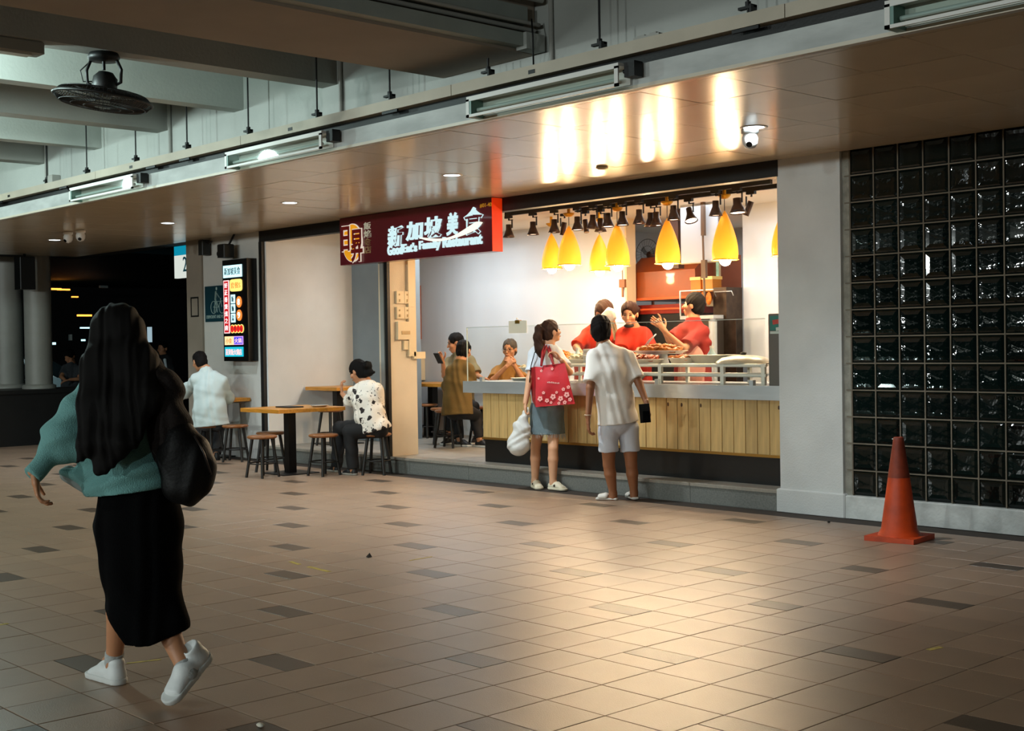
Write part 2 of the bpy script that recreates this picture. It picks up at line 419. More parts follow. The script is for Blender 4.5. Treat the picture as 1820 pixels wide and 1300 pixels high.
for p in ((-14.835, 5.800, 3.255), (-13.128, 5.800, 3.139), (-11.213, 5.800, 3.203), (-10.576, 5.800, 3.191), (-7.557, 5.800, 3.136), (-4.369, 5.800, 3.128)):
    MB().box(p[0]-.09, p[0]+.09, FA-.05, FA-.035, SZ+.17, SZ+.188).build('clip', M_black, tr)

# upper wall with conduits, and the beams that meet it
YW = 6.2; CT = 4.35
uw = struct('wall_upper', MB().box(-22, 6, YW, YW+.25, SZ+.1, CT), M_conc)
cdu = thing('conduit', 'grey vertical conduit pipe on the upper wall, nearest the right', 'pipe', (-6.25, YW-.02, SZ+.1), 'wall conduits')
for x, lab in ((-6.25, 'vertical conduit on the upper wall right of the wide duct'), (-8.68, 'vertical conduit on the upper wall beside the beam that carries the fan'), (-11.52, 'vertical conduit on the upper wall at the third beam'), (-14.40, 'vertical conduit on the upper wall at the far left beam')):
    if x == -6.25: t = cdu; t['label'] = lab
    else: t = thing('conduit', lab, 'pipe', (x, YW-.02, SZ+.1), 'wall conduits')
    MB().cyl((x, YW-.018, SZ+.1), (x, YW-.018, CT), .016, n=10).build('pipe', M_conc2, t)
    for z in (3.3, 3.9): MB().box(x-.03, x+.03, YW-.04, YW, z, z+.02).build('saddle', M_steeld, t)
slab = struct('ceiling', MB().box(-24, 8, -16, YW+.3, CT, CT+.2), mat('slab_paint', '8d908a', .85, var=.1))
BZ = 3.587
beams = [(-8.75, .21), (-10.19, .17), (-11.60, .21), (-13.03, .17), (-14.42, .21), (-15.85, .17), (-17.3, .21), (-18.7, .17)]
for k, (x, w) in enumerate(beams):
    struct('trim_%d' % (k+3), MB().box(x-w, x, -16, YW+.01, BZ, CT+.01), M_conc2 if k % 2 == 0 else M_conc)  # lit and shaded bays put into the paint: every other beam lighter
for k, x in enumerate((-4.4, -2.8, -1.2)):
    struct('trim_%d' % (k+11), MB().box(x-.21, x, -16, YW+.01, BZ+.25, CT+.01), M_conc2)
# wide boxed duct, its ledges and the pipes along its side
M_duct = mat('brownish_duct_paint', '9b8c7c', .7, var=.15, vscale=1.2, bump=.1)
du = thing('boxed_duct', 'wide brownish boxed duct crossing under the beams at top centre', 'duct', (-6.9, 2, 3.42))
MB().box(-7.40, -6.42, -9, YW-.01, 3.42, CT-.02).build('duct_body', M_duct, du)
MB().box(-6.42, -6.33, -9, YW-.02, 3.44, 3.53).build('ledge', mat('duct_ledge', '9da39c', .6, var=.1), du)
MB().box(-6.42, -6.37, -9, YW-.12, 3.60, 3.72).build('ledge', MATS['duct_ledge'], du)
MB().box(-6.40, -6.30, YW-.20, YW-.03, 3.42, 3.53).build('junction_box', M_conc, du)
for k, (x, z, r) in enumerate(((-6.38, 3.57, .016), (-6.33, 3.60, .014), (-6.30, 3.76, .02), (-6.30, 3.84, .014), (-6.30, 3.92, .014))):
    MB().cyl((x, -9, z), (x, YW-.05, z), r, n=8).build('pipe', M_conc2, du)
single('cable', MB().tube([(-6.30, YW-.15, 3.62), (-6.27, YW-.17, 3.5), (-6.30, YW-.14, 3.38), (-6.34, YW-.1, 3.30)], .006, 6), M_black, 'loose black cable drooping off the end of the wide duct', 'cable')

# hanger rods that hold the trunk
for k, (px, lab) in enumerate((((-13.893, 5.950, 3.322), 'first from the left edge'), ((-12.898, 5.950, 3.336), 'second from the left edge'), ((-11.812, 5.950, 3.327), 'third, beside the fan'), ((-10.805, 5.950, 3.303), 'fourth, right of the fan'), ((-9.743, 5.950, 3.299), 'fifth, before the bright wall'), ((-8.708, 5.950, 3.304), 'sixth, by the end of the fan beam'), ((-7.756, 5.950, 3.297), 'seventh, below the duct'), ((-6.653, 5.950, 3.286), 'eighth, under the duct corner'), ((-5.607, 5.950, 3.275), 'second from the right, long and dark'), ((-4.465, 5.950, 3.278), 'rightmost of all'))):
    x = px[0]; t = thing('hanger_rod', 'black hanger rod with hook over the trunk, '+lab, 'rod', (x, 5.97, SZ+.2), 'hanger rods')
    MB().cyl((x, 5.97, SZ+.29), (x, 5.97, 3.41 if -7.5 < x < -6.3 else CT-.01), .0075, n=8).build('rod', M_black, t)
    MB().box(x-.06, x+.05, 5.955, 5.985, SZ+.335, SZ+.35).box(x+.035, x+.05, 5.93, 5.985, SZ+.26, SZ+.35).build('hook', M_black, t)
    MB().cyl((x, 5.97, SZ+.345), (x, 5.97, SZ+.375), .018, n=6).build('nut', M_black, t)
p = (-13.565, 5.900, 3.195)
single('junction_box', MB().cbox(p[0]-.06, p[0]+.06, FA+.0, FA+.1, SZ+.265, SZ+.36, .006), M_conc2, 'small box standing on the cream trunk at the far left', 'box')
p = (-5.146, 5.900, 3.253)
single('terminal_strip', MB().box(p[0]-.10, p[0]+.10, FA+.02, FA+.08, SZ+.265, SZ+.30).box(p[0]-.08, p[0]-.02, FA+.03, FA+.07, SZ+.30, SZ+.31).box(p[0]+.02, p[0]+.07, FA+.03, FA+.07, SZ+.30, SZ+.312), M_conc2, 'small terminal strip lying on the trunk, centre right', 'box')

# fluorescent fittings clipped to the fascia
M_lens = thin_glass('clear_lens', (.85, .90, .88))
def fitting(x0, x1, lab, grp='fascia light fittings'):
    t = thing('tube_fitting', lab, 'light fitting', ((x0+x1)/2, FA-.09, SZ+.0), grp)
    y0, y1, z0, z1 = FA-.15, FA-.035, SZ-.01, SZ+.11
    MB().box(x0, x1, y1-.01, y1+.004, z0+.02, z1+.03).box(x0, x1, y0, y1, z1, z1+.018).build('housing', M_white, t)
    MB().box(x0, x1, y0-.004, y0+.008, z0, z0+.018).box(x0, x1, y0-.004, y0+.008, z1-.014, z1).box(x0, x0+.03, y0-.004, y0+.008, z0, z1).box(x1-.03, x1, y0-.004, y0+.008, z0, z1).build('frame', M_white, t)
    MB().box(x0+.03, x1-.03, y0, y0+.004, z0+.018, z1-.014).build('lens', M_lens, t)
    MB().cyl((x0+.06, y0+.05, z0+.05), (x1-.06, y0+.05, z0+.05), .013, n=12).build('tube', mat('unlit_tube', 'd5d9d8', .25), t)
    MB().box(x0-.002, x0+.05, y0-.002, y1, z0+.002, z1-.002).build('end_cap', mat('green_end_cap', '6f8f86', .4), t)
    MB().box(x1+.02, x1+.10, y0+.03, y1-.01, z1-.07, z1+.02).cyl((x1, y0+.05, z1-.03), (x1+.06, y0+.05, z1-.03), .012).build('connector', M_black, t)
fitting((-12.751, 5.780, 3.021)[0], (-11.371, 5.780, 3.040)[0], 'leftmost unlit tube fitting on the fascia')
fitting((-9.698, 5.780, 3.020)[0], (-8.277, 5.780, 3.024)[0], 'second tube fitting from the left, ends right of the fan')
fitting((-6.587, 5.780, 3.028)[0], (-5.217, 5.780, 3.033)[0], 'long tube fitting above the shop sign, third from the left')
fitting((-3.450, 5.780, 3.016)[0], -1.9, 'rightmost tube fitting, cut by the top right corner')

# recessed downlights, cameras in the soffit
for (x, y), lab, pw in (((-17.320, 7.534, 2.972)[:2], 'farthest round ceiling downlight, at the left', 1), ((-14.324, 7.636, 2.972)[:2], 'second downlight from the left, above the numbered sign', 1), ((-11.637, 7.613, 2.972)[:2], 'middle downlight, left of the shop sign', 1), ((-8.935, 7.561, 2.972)[:2], 'downlight directly above the shop sign', 1.6), ((-5.661, 7.620, 2.972)[:2], 'nearest downlight, at the right by the camera', 1.3)):
    t = thing('downlight', lab, 'light', (x, y, SZ), 'soffit downlights')
    MB().lathe((x, y, SZ), [(.075, -.004), (.095, -.004), (.10, .001), (.095, .006)], 28, caps=False).build('trim_ring', M_white, t)
    MB().lathe((x, y, SZ-.001), [(.0, -.001), (.076, -.001), (.076, .002)], 28, caps=False).build('lens', emis('cool_downlight', 'dff3ff', 9.0), t)
    lamp('downlight_lamp', 'SPOT', (x, y, SZ-.03), 150*pw, COOL, .06, spot=math.radians(110), blend=.7)
def dome_cam(p, lab, tilt):
    t = thing('dome_camera', lab, 'camera', (p[0], p[1], SZ), 'ceiling cameras')
    MB().lathe((p[0], p[1], SZ), [(.03, 0), (.062, -.004), (.062, -.03), (.05, -.04)], 20).build('base', M_white, t)
    MB().lathe((p[0], p[1], SZ-.035), [(.045, .0), (.058, -.03), (.055, -.07), (.036, -.10), (.0, -.112)], 20, caps=False).build('housing', mat('grey_white_plastic', 'c9c6bf', .35), t)
    d = Vector((math.sin(tilt), -math.cos(tilt), -.6)).normalized(); c = Vector((p[0], p[1], SZ-.09))+d*.035
    MB().cyl(c, c+d*.02, .022, n=16).build('lens', mat('camera_lens_black', '050505', .1), t)
dome_cam((-5.725, 7.659, 2.940), 'white dome security camera hanging beneath the nearest downlight', .5)
dome_cam((-16.053, 7.161, 2.940), 'pale dome camera next to the farthest downlight', .2)
dome_cam((-15.743, 7.186, 2.940), 'second dome camera from the left, darker lens side', .9)
p = (-7.743, 8.252, 2.972)
t = thing('smoke_detector', 'flat round detector on the soffit above the counter', 'detector', (p[0], p[1], SZ))
MB().lathe((p[0], p[1], SZ), [(.05, 0), (.055, -.012), (.03, -.025), (0, -.027)], 20, caps=False).build('detector_body', M_cream, t)

# ------------------------------------------------------------------ shop shell
HB = 2.835
struct('trim_14', MB().box(-14.72, -6.56, FY-.01, FY+.10, HB, SZ+.02), mat('black_header', '0c0d0b', .55, var=.3, vscale=8, bump=.2, bscale=20))
struct('trim_15', MB().box(-14.70, -6.56, FY+.10, FY+.30, HB+.03, SZ+.1), M_wallc)
SC = 2.99; BY = 12.0; LX = -14.60
shc = struct('ceiling', MB().box(-15.6, -6.5, FY+.10, BY+3.2, SC, SC+.1), mat('shop_ceiling_paint', 'd9d6cc', .8))
MB().box(-14.8, -6.57, FY+.34, FY+.40, SC-.035, SC).box(-14.8, -6.57, FY+.5, FY+.53, SC-.02, SC).build('ceiling_batten', mat('batten_paint', 'cbb795', .5), shc)
lw = struct('wall_left', MB().box(LX-.1, LX, FY+.02, 10.53, 0, SC+.05), M_wall)
struct('wall_column', MB().box(LX-.1, -13.95, 10.53, 11.2, 0, SC+.05), M_grey)
struct('wall_side', MB().box(-15.6, -15.5, 11.2, BY, 0, SC).box(-15.6, LX-.1, 11.1, 11.2, 0, SC), M_wall)
M_wallb = mat('shop_wall_paint', 'cfd4da', .7, var=.05, vscale=1.2, bump=.1, bscale=60)
bw = struct('wall_back', MB().box(-15.6, -10.87, BY, BY+.15, 0, SC).box(-9.09, -6.3, BY, BY+.15, 1.29, SC).box(-8.98, -6.3, BY, BY+.15, 0, 1.29), M_wallb)
rw = struct('wall_shop_right', MB().box(-6.57, -6.47, FY+.5, BY+.1, 0, SC), M_wall)
stub = struct('wall_stub', MB().box(-12.17, -11.98, FY+.0, FY+.40, STEP-.01, HB+.03), M_wallc)
MB().box(-12.02, -11.965, FY-.03, FY+.01, STEP, HB).build('frame_post', M_black, stub)
MB().box(-12.11, -12.045, FY-.025, FY+.01, STEP, HB).build('frame_post', mat('grey_frame', '8f9390', .5), stub)
MB().box(-11.98, -11.94, FY+.26, FY+.36, 1.905, HB).build('conduit_strip', M_cream, stub)
fp = struct('trim_16', MB().box(-14.70, -14.63, FY-.03, FY+.02, STEP-.01, HB), M_black)
# pillar and wall left of the shop, with its niche outline
struct('wall_front', MB().box(-16.2, -14.70, FY+.01, FY+.3, -.02, 3.3), mat('front_wall_paint', 'c3c2bd', .75, var=.10, vscale=1.5, bump=.2, bscale=70))
pl = struct('wall_outer_pillar', MB().box(-16.62, -16.2, FY-.02, FY+.32, -.02, 3.3), mat('grey_brown_pillar', '8b8174', .7, var=.12, vscale=2, bump=.2, bscale=70))
a, b = (-16.504, 9.130, 2.171), (-16.293, 9.130, 1.913)
MB().box(a[0], b[0], FY-.028, FY-.02, a[2]-.01, a[2]+.01).box(a[0], b[0], FY-.028, FY-.02, b[2]-.01, b[2]+.01).box(a[0], a[0]+.015, FY-.028, FY-.02, b[2], a[2]).box(b[0]-.015, b[0], FY-.028, FY-.02, b[2], a[2]).build('plate_outline', M_black, pl)

# ------------------------------------------------------------------ shop sign: boxed, with raised lit letters
M_maroon = mat('maroon_sign_face', '661824', .35, var=.15, vscale=2, coat=.3)
M_orange = mat('orange_red_side', 'd8330a', .4, emit='d8330a', es=.55)
M_letter = emis('lit_white_letter', 'cfeef2', 1.05)
M_lgrey = mat('silver_letter', 'a9a08c', .4, emit='a9a08c', es=.18)
SX0, SX1, SY = -12.70, -10.01, FY-.154
def sp(px, py): pass
sg = thing('shop_sign', 'maroon box sign with lit white Chinese and English lettering over the entrance', 'sign', ((SX0+SX1)/2, SY, 2.415))
MB().box(SX0, SX1, SY, FY-.012, 2.415, 2.968).build('sign_box', M_maroon, sg)
MB().box(SX1, SX1+.006, SY, FY-.012, 2.415, 2.968).build('side_panel', M_orange, sg)
def signpt(p): return p  # (x, z) on the face
b = MB(); chars = '新加坡美食'
boxes = [((-11.773, 9.000, 2.760), (-11.499, 9.000, 2.601)), ((-11.434, 9.000, 2.784), (-11.149, 9.000, 2.645)), ((-11.115, 9.000, 2.821), (-10.821, 9.000, 2.640)), ((-10.731, 9.000, 2.826), (-10.550, 9.000, 2.656)), ((-10.463, 9.000, 2.840), (-10.153, 9.000, 2.651))]
hts = [.235, .21, .23, .24, .29]
for ch, (a, c), h in zip(chars, boxes, hts):
    zc = {'新': 2.685, '加': 2.72, '坡': 2.735, '美': 2.745, '食': 2.75}[ch]
    text(b, ch, (a[0], SY, zc-h/2), .25, depth=.03, bold=.0075, fit=(c[0]-a[0], h), ey=(.10, 0, 1))
b.build('chinese_lettering', M_letter, sg)
b = MB()
for word, pa, pb, z0, h in (('Good', (-11.771, 9.000, 2.473), (-11.501, 9.000, 2.551), 2.475, .115), ('Eat\'s', (-11.492, 9.000, 2.488), (-11.240, 9.000, 2.534), 2.49, .10), ('Family', (-11.202, 9.000, 2.482), (-10.833, 9.000, 2.556), 2.48, .12), ('Restaurant', (-10.796, 9.000, 2.505), (-10.156, 9.000, 2.522), 2.50, .115)):
    text(b, word, (pa[0], SY, z0), .12, depth=.03, bold=.004, fit=(pb[0]-pa[0], h))
b.build('english_lettering', M_letter, sg)
# brush stroke that sweeps under the characters
b = MB(); a0 = (-11.179, 9.000, 2.623)[0]; a1 = (-10.153, 9.000, 2.651)[0]; m = 26; top = []; bot = []
for i in range(m+1):
    t = i/m; x = a0+(a1-a0)*t; z = 2.635-.05*math.sin(PI*t*1.2)*1.1+.055*t*t
    w = .012+.055*t**1.3+.012*math.sin(9*t); w = w if t < .93 else w*(1-t)/.07+.006
    top.append((x, z+w/2)); bot.append((x, z-w/2))
b.prism(top+bot[::-1], (0, SY, 0), (1, 0, 0), (0, 0, 1), (0, -1, 0), .02)
b.build('brush_stroke', emis('lit_brush_stroke', 'e8f2dc', 1.3), sg)
# small vertical lettering beside the emblem
b = MB(); b2 = MB()
for k, ch in enumerate('飯焰食店'):
    text(b if k < 2 else b2, ch, (-12.22, SY, 2.80-k*.092), .09, depth=.015, bold=.001, fit=(.135, .085))
b.build('small_lettering', mat('silver_small_letter', 'b9b6a2', .4, emit='b9b6a2', es=.35), sg)
b2.build('small_lettering', mat('bronze_small_letter', '8a7350', .4, emit='8a7350', es=.2), sg)
# emblem: golden oval with two outlined characters
ov = [(math.cos(2*PI*k/36), math.sin(2*PI*k/36)) for k in range(36)]
ecx, ecz = -12.44, 2.665
b = MB().prism([(x*.195, z*.225) for x, z in ov], (ecx, SY, ecz), (1, 0, 0), (0, 0, 1), (0, -1, 0), .012)
em = b.build('emblem', emis('emblem_outline', 'f3e3cf', .8), sg)
MB().prism([(x*.185, z*.215) for x, z in ov], (ecx, SY-.012, ecz), (1, 0, 0), (0, 0, 1), (0, -1, 0), .004).build('emblem_field', mat('golden_emblem', 'f0a21c', .4, var=.45, vscale=9, emit='f0a21c', es=.55), em)
b = MB(); c = MB()
text(b, '日', (ecx-.20, SY-.017, ecz-.10), .2, depth=.006, bold=.014, fit=(.17, .31)); text(c, '日', (ecx-.19, SY-.024, ecz-.09), .2, depth=.006, bold=.006, fit=(.15, .29))
text(b, '昇', (ecx-.02, SY-.017, ecz-.24), .2, depth=.006, bold=.014, fit=(.25, .40)); text(c, '昇', (ecx-.008, SY-.024, ecz-.23), .2, depth=.006, bold=.005, fit=(.225, .38))
b.build('character_outline', emis('emblem_outline', 'f3e3cf', .8), em); c.build('characters', mat('dark_red_character', '5d0d0c', .4, emit='5d0d0c', es=.4), em)
b = MB(); text(b, '#01-40', ((-10.192, 9.000, 2.887)[0], SY, 2.875), .05, depth=.006, fit=(.185, .045)); b.build('unit_number', mat('gold_number', 'b9831f', .4, emit='b9831f', es=.5), sg)

# ------------------------------------------------------------------ lit menu board on the front wall
mx0, mx1, mz0, mz1 = -15.43, -14.81, 1.285, 2.63; my = FY-.14
mbd = thing('menu_board', 'tall black menu board with neon coloured panels on the front wall', 'menu board', (-15.1, my, mz0))
MB().box(mx0, mx1, my, FY+.005, mz0, mz1).build('case', mat('black_menu_case', '08090a', .3), mbd)
def mp(u, v): return (mx0+u*(mx1-mx0), mz1-v*(mz1-mz0))
def mpanel(u0, v0, u1, v1, m, name='lit_panel', round_=0):
    a = mp(u0, v1); c = mp(u1, v0)
    if round_:
        w = c[0]-a[0]; h = c[1]-a[1]; pts = [(a[0]+w/2+w/2*math.copysign(abs(math.cos(t))**round_, math.cos(t)), a[1]+h/2+h/2*math.copysign(abs(math.sin(t))**round_, math.sin(t))) for t in [2*PI*k/24 for k in range(24)]]
        bb = MB().prism(pts, (0, my, 0), (1, 0, 0), (0, 0, 1), (0, -1, 0), .008)
    else: bb = MB().box(a[0], c[0], my-.008, my, a[1], c[1])
    return bb.build(name, m, mbd)
def mtext(s, u0, v0, u1, v1, m, par=None):
    a = mp(u0, v1); c = mp(u1, v0); bb = MB(); text(bb, s, (a[0], my-.011, a[1]), .1, depth=.004, fit=(c[0]-a[0], c[1]-a[1])); bb.build('lettering', m, par or mbd)
E_cy = emis('neon_cyan_white', 'bff6ff', 1.7); E_red = emis('neon_red', 'd01a24', 1.0); E_pink = emis('neon_pink', 'ffc9c9', 1.4)
E_yel = emis('neon_yellow', 'ffe27a', 1.3); E_or = emis('neon_orange', 'ff8a3a', 1.3); E_blue = emis('neon_blue', '3a45e0', 1.2); E_crm = emis('neon_cream', 'ffd9a0', 1.3)
E_cyan = emis('neon_cyan', '17b9d0', 1.2); E_dk = mat('dark_print', '3b4650', .5); E_w = emis('neon_white', 'ffffff', 1.6); E_r2 = emis('lantern_red', 'ff1a10', 1.3)
mpanel(.05, .055, .80, .175, E_cy); mtext('新加坡美食', .10, .075, .75, .15, E_dk)
mpanel(.05, .20, .27, .725, E_pink, 'red_frame'); q = mpanel(.075, .21, .245, .715, E_red)
q.location.y -= .002
for k, ch in enumerate('好正香煲煮之府'): mtext(ch, .10, .225+k*.07, .22, .275+k*.07, E_w)
mpanel(.31, .195, .80, .315, E_yel, round_=.35); mtext('套餐S', .36, .225, .75, .285, E_or)
for k, ch in enumerate('飯麵湯'):
    mpanel(.34, .345+k*.094, .50, .43+k*.094, E_cy); mtext(ch, .38, .36+k*.094, .47, .415+k*.094, E_dk)
mpanel(.56, .365, .77, .475, E_or, round_=1); mpanel(.56, .495, .77, .605, E_or, round_=1)
mtext('8', .62, .39, .71, .45, E_w); mtext('9', .62, .52, .71, .58, E_w)
for k in range(4):
    mpanel(.30+k*.125, .64, .30+k*.125+.16, .725, E_yel, 'lantern_edge', 1)
for k, ch in enumerate('招牌美味'):
    q = mpanel(.315+k*.125, .648, .315+k*.125+.13, .717, E_r2, 'lantern', 1); q.location.y -= .003; mtext(ch, .34+k*.125, .66, .415+k*.125, .705, E_dk)
mpanel(.06, .755, .42, .84, E_crm); mpanel(.44, .755, .80, .84, emis('neon_violet', 'd9a0ff', 1.1)); q = mpanel(.455, .765, .785, .83, E_blue); q.location.y -= .002; mtext('火鍋', .48, .773, .76, .822, E_pink)
mtext('小食', .12, .772, .36, .825, E_or)
mpanel(.06, .86, .80, .955, E_cyan); mtext('蒸煲飯火鍋店', .10, .88, .76, .94, E_pink)
# wall plate with cyclist pushing a bicycle
x0, x1, z0, z1 = -16.14, -15.55, 1.825, 2.315
wsn = thing('cyclist_sign', 'dark blue plate with a white cyclist walking a bicycle, beside the menu board', 'sign', (-15.85, FY, z0))
MB().box(x0, x1, FY-.008, FY+.01, z0, z1).build('plate', mat('dark_teal_plate', '0f3540', .4), wsn)
M_ic = mat('pale_icon', '9fb9b4', .5)
b = MB(); yy = FY-.011; cx = -15.80; cz = 2.04
for ox in (-.10, .12): b.tube([(cx+ox+.075*math.cos(t), yy, cz-.02+.085*math.sin(t)) for t in [2*PI*k/20 for k in range(20)]], .004, 5, closed=True)
for p, q in (((-.10, -.02), (-.02, .06)), ((-.02, .06), (.09, .06)), ((.12, -.02), (.08, .10)), ((-.02, .06), (.03, -.02)), ((.03, -.02), (.09, .06)), ((-.10, -.02), (.03, -.02)), ((.08, .10), (.11, .10))):
    b.bar((cx+p[0], yy, cz+p[1]), (cx+q[0], yy, cz+q[1]), .004, .009, (0, 1, 0))
b.ball((cx-.02, yy, cz+.235), (.02, .003, .024))
for p, q, w in (((-.02, .20), (-.04, .08), .04), ((-.02, .18), (.06, .11), .015), ((-.045, .09), (-.08, -.09), .02), ((-.035, .09), (.0, -.09), .02)):
    b.bar((cx+p[0], yy, cz+p[1]), (cx+q[0], yy, cz+q[1]), .004, w, (0, 1, 0))
b.build('cyclist_icon', M_ic, wsn)
b = MB(); text(b, 'DISMOUNT AND PUSH', (x0+.04, FY-.010, z0+.045), .05, depth=.003, fit=(.52, .045)); b.build('lettering', M_ic, wsn)
# loudspeaker and lamp bracket above the menu board
t = thing('wall_speaker', 'small black loudspeaker hanging from a bracket above the menu board', 'speaker', (-15.28, FY-.12, 2.66))
MB().cbox(-15.39, -15.21, FY-.24, FY-.08, 2.66, 2.84, .01).build('speaker_body', M_black, t)
MB().cyl((-15.28, FY-.12, 2.84), (-15.26, FY-.05, SZ), .014).build('bracket', M_black, t)
MB().tube([(-15.43+.03*math.cos(a), FY-.2, 2.72+.03*math.sin(a)) for a in [2*PI*k/12 for k in range(12)]], .006, 6, closed=True).build('ring', M_black, t)
t = thing('wall_speaker', 'dark bracket unit under the soffit above the cyclist sign', 'bracket', (-15.98, FY-.1, 2.78))
MB().cbox(-16.07, -15.95, FY-.14, FY-.01, 2.74, 2.95, .01).build('speaker_body', mat('dark_grey_plastic', '1f2120', .5), t)
MB().tube([(-15.95, FY-.08, 2.92), (-15.85, FY-.09, 2.88), (-15.80, FY-.07, 2.92)], .008, 6).build('arm', M_black, t)
# hanging numbered sign at the end of the walkway
P = (-17.829, 9.600, 3.088); Q = (-17.242, 9.600, 2.519)
t = thing('numbered_sign', 'hanging sign, teal with a red mark above and white below reading 24', 'sign', ((P[0]+Q[0])/2, 9.6, Q[2]))
zm = (-17.786, 9.600, 2.857)[2]
MB().box(P[0], Q[0], 9.6, 9.66, zm, P[2]).build('teal_panel', emis('lit_teal', '0f9fc0', .75), t)
MB().box(P[0], Q[0], 9.6, 9.66, Q[2], zm).build('white_panel', emis('lit_sign_white', 'e8efe6', .85), t)
b = MB().prism([(x*.10, z*.12) for x, z in ov], (Q[0]-.02, 9.598, (zm+P[2])/2+.02), (1, 0, 0), (0, 0, 1), (0, -1, 0), .006); b.build('red_mark', emis('lit_red', 'd8232c', .9), t)
b = MB(); text(b, '24', ((P[0]+Q[0])/2-.02, 9.594, Q[2]+.09), .2, depth=.006, fit=(.26, .22)); b.build('number', mat('sign_teal_print', '0e6a80', .5), t)
MB().cyl(((P[0]+Q[0])/2, 9.63, P[2]), ((P[0]+Q[0])/2, 9.63, 3.1), .012).build('hanger', M_black, t)

# ------------------------------------------------------------------ switches and boxes on the stub wall (+X face)
SF = -11.98
def stubbox(y0, y1, z0, z1, d, nm, lab, marks=(), grp=None):
    t = thing(nm, lab, 'switch box', (SF, (y0+y1)/2, z0), grp)
    MB().cbox(0, y1-y0, 0, z1-z0, 0, d, .004)
    bb = MB(); bb.box(SF, SF+d, y0, y1, z0, z1); bb.build('cover', M_cream, t)
    for (u, v, w, h) in marks:
        MB().box(SF+d, SF+d+.008, y0+u, y0+u+w, z0+v, z0+v+h).build('switch', mat('beige_switch', 'b59a6d', .4), t)
yA, yB = (-11.970, 9.248, 2.007)[1], (-11.970, 9.471, 2.010)[1]
for (za, zb, lab) in (((-11.970, 9.348, 2.087)[2], (-11.970, 9.345, 1.943)[2], 'upper double switched socket on the end wall'), ((-11.970, 9.344, 1.904)[2], (-11.970, 9.341, 1.767)[2], 'lower double switched socket on the end wall')):
    ym = (yA+yB)/2; h = za-zb
    stubbox(yA, ym-.003, zb, za, .035, 'switch_socket', lab+', left half', ((.03, .02, .02, .03), (.03, h-.05, .015, .02)), 'sockets on the end wall')
    stubbox(ym+.003, yB, zb, za, .035, 'switch_socket', lab+', right half', ((.03, .02, .02, .03), (.03, h-.05, .015, .02)), 'sockets on the end wall')
stubbox(yA, yB, (-11.970, 9.336, 1.525)[2], (-11.970, 9.341, 1.734)[2], .05, 'isolator_box', 'cream isolator box below the switched sockets', ((.05, .06, .12, .04),))
stubbox(yA+.10, yB-.02, (-11.970, 9.334, 1.408)[2], (-11.970, 9.336, 1.512)[2], .03, 'junction_box', 'small junction box under the isolator box on the end wall')
# trunking that steps down the corner, orange framed board on the dining wall
t = thing('corner_trunking', 'cream trunking running down the end wall and stepping right', 'trunking', (-11.96, FY+.33, 1.3))
MB().box(SF, SF+.04, FY+.26, FY+.36, 1.33, 1.9).box(SF, SF+.04, FY+.33, FY+.50, 1.30, 1.38).build('trunking', M_cream, t)
P = (-14.992, 11.950, 2.334); Q = (-14.921, 11.950, 1.549)
t = thing('wall_board', 'narrow orange-brown board edge on the dining wall beside the end wall', 'board', (P[0], BY-.03, Q[2]))
MB().box(P[0]-.25, Q[0]-.0, BY-.05, BY-.002, Q[2], P[2]).build('board', mat('orange_brown_board', '9a4a12', .5), t)
P = (-14.966, 11.950, 1.327); Q = (-14.845, 11.950, 0.949)
t = thing('wall_box', 'beige cabinet strip on the dining wall above the bench table', 'box', (P[0], BY-.1, Q[2]))
MB().cbox(P[0]-.2, Q[0], BY-.12, BY-.002, Q[2], P[2], .01).build('cabinet', M_cream, t)

# ------------------------------------------------------------------ counter
KZ0, KZ1, WZ1, TZ = STEP, .437, .93, 1.052
CX0, CX1 = -10.62, -6.575
ct = thing('service_counter', 'service counter with pine boards, brass strip, black base and steel top', 'counter', (-8.6, 9.38, STEP))
MB().box(CX0, CX1, 9.40, 10.2, STEP, KZ1).build('base', mat('black_kick', '0a0a09', .35, var=.2, coat=.2), ct)
MB().box(CX0, CX1, 9.395, 10.18, KZ1, WZ1).build('carcass', mat('carcass_brown', '6a4a26', .6), ct)
MB().box(CX0-.005, CX1, 9.362, 9.40, KZ1-.012, KZ1+.012).build('brass_strip', mat('brass', 'b98f4a', .3, metal=.9), ct)
n = 31; w = (CX1-CX0)/n
pk = MB().cbox(0, w-.006, 0, .02, 0, WZ1-KZ1-.014, .002); pme = None
for k in range(n):
    if pme is None:
        pme = bpy.data.meshes.new('board'); pme.from_pydata(pk.v, [], pk.f); pme.materials.append(M_wood)
    o = bpy.data.objects.new('board', pme); COL.objects.link(o); o.parent = ct
    o.location = (CX0+k*w+.003+8.6, 9.374-9.38-random.uniform(0, .002), KZ1+.012-STEP)
for px, py in ((1187,719), (1210,720), (1245,721), (1384,725)):
    pass
kn = MB()
for p in ((-7.990, 9.370, 0.865), (-7.826, 9.370, 0.864), (-7.599, 9.370, 0.864), (-6.735, 9.370, 0.865)): kn.ball((p[0], 9.374, p[2]), (.012, .004, .02), 8, 5)
kn.build('knot', mat('wood_knot', '4a2a12', .6), ct)
MB().cbox(-10.86, -6.575, 9.31, 10.28, WZ1+.003, TZ, .006).build('steel_top', M_steel, ct)
MB().box(-10.86, -6.575, 9.30, 9.31, WZ1, TZ+.004).build('steel_edge', M_steel, ct)
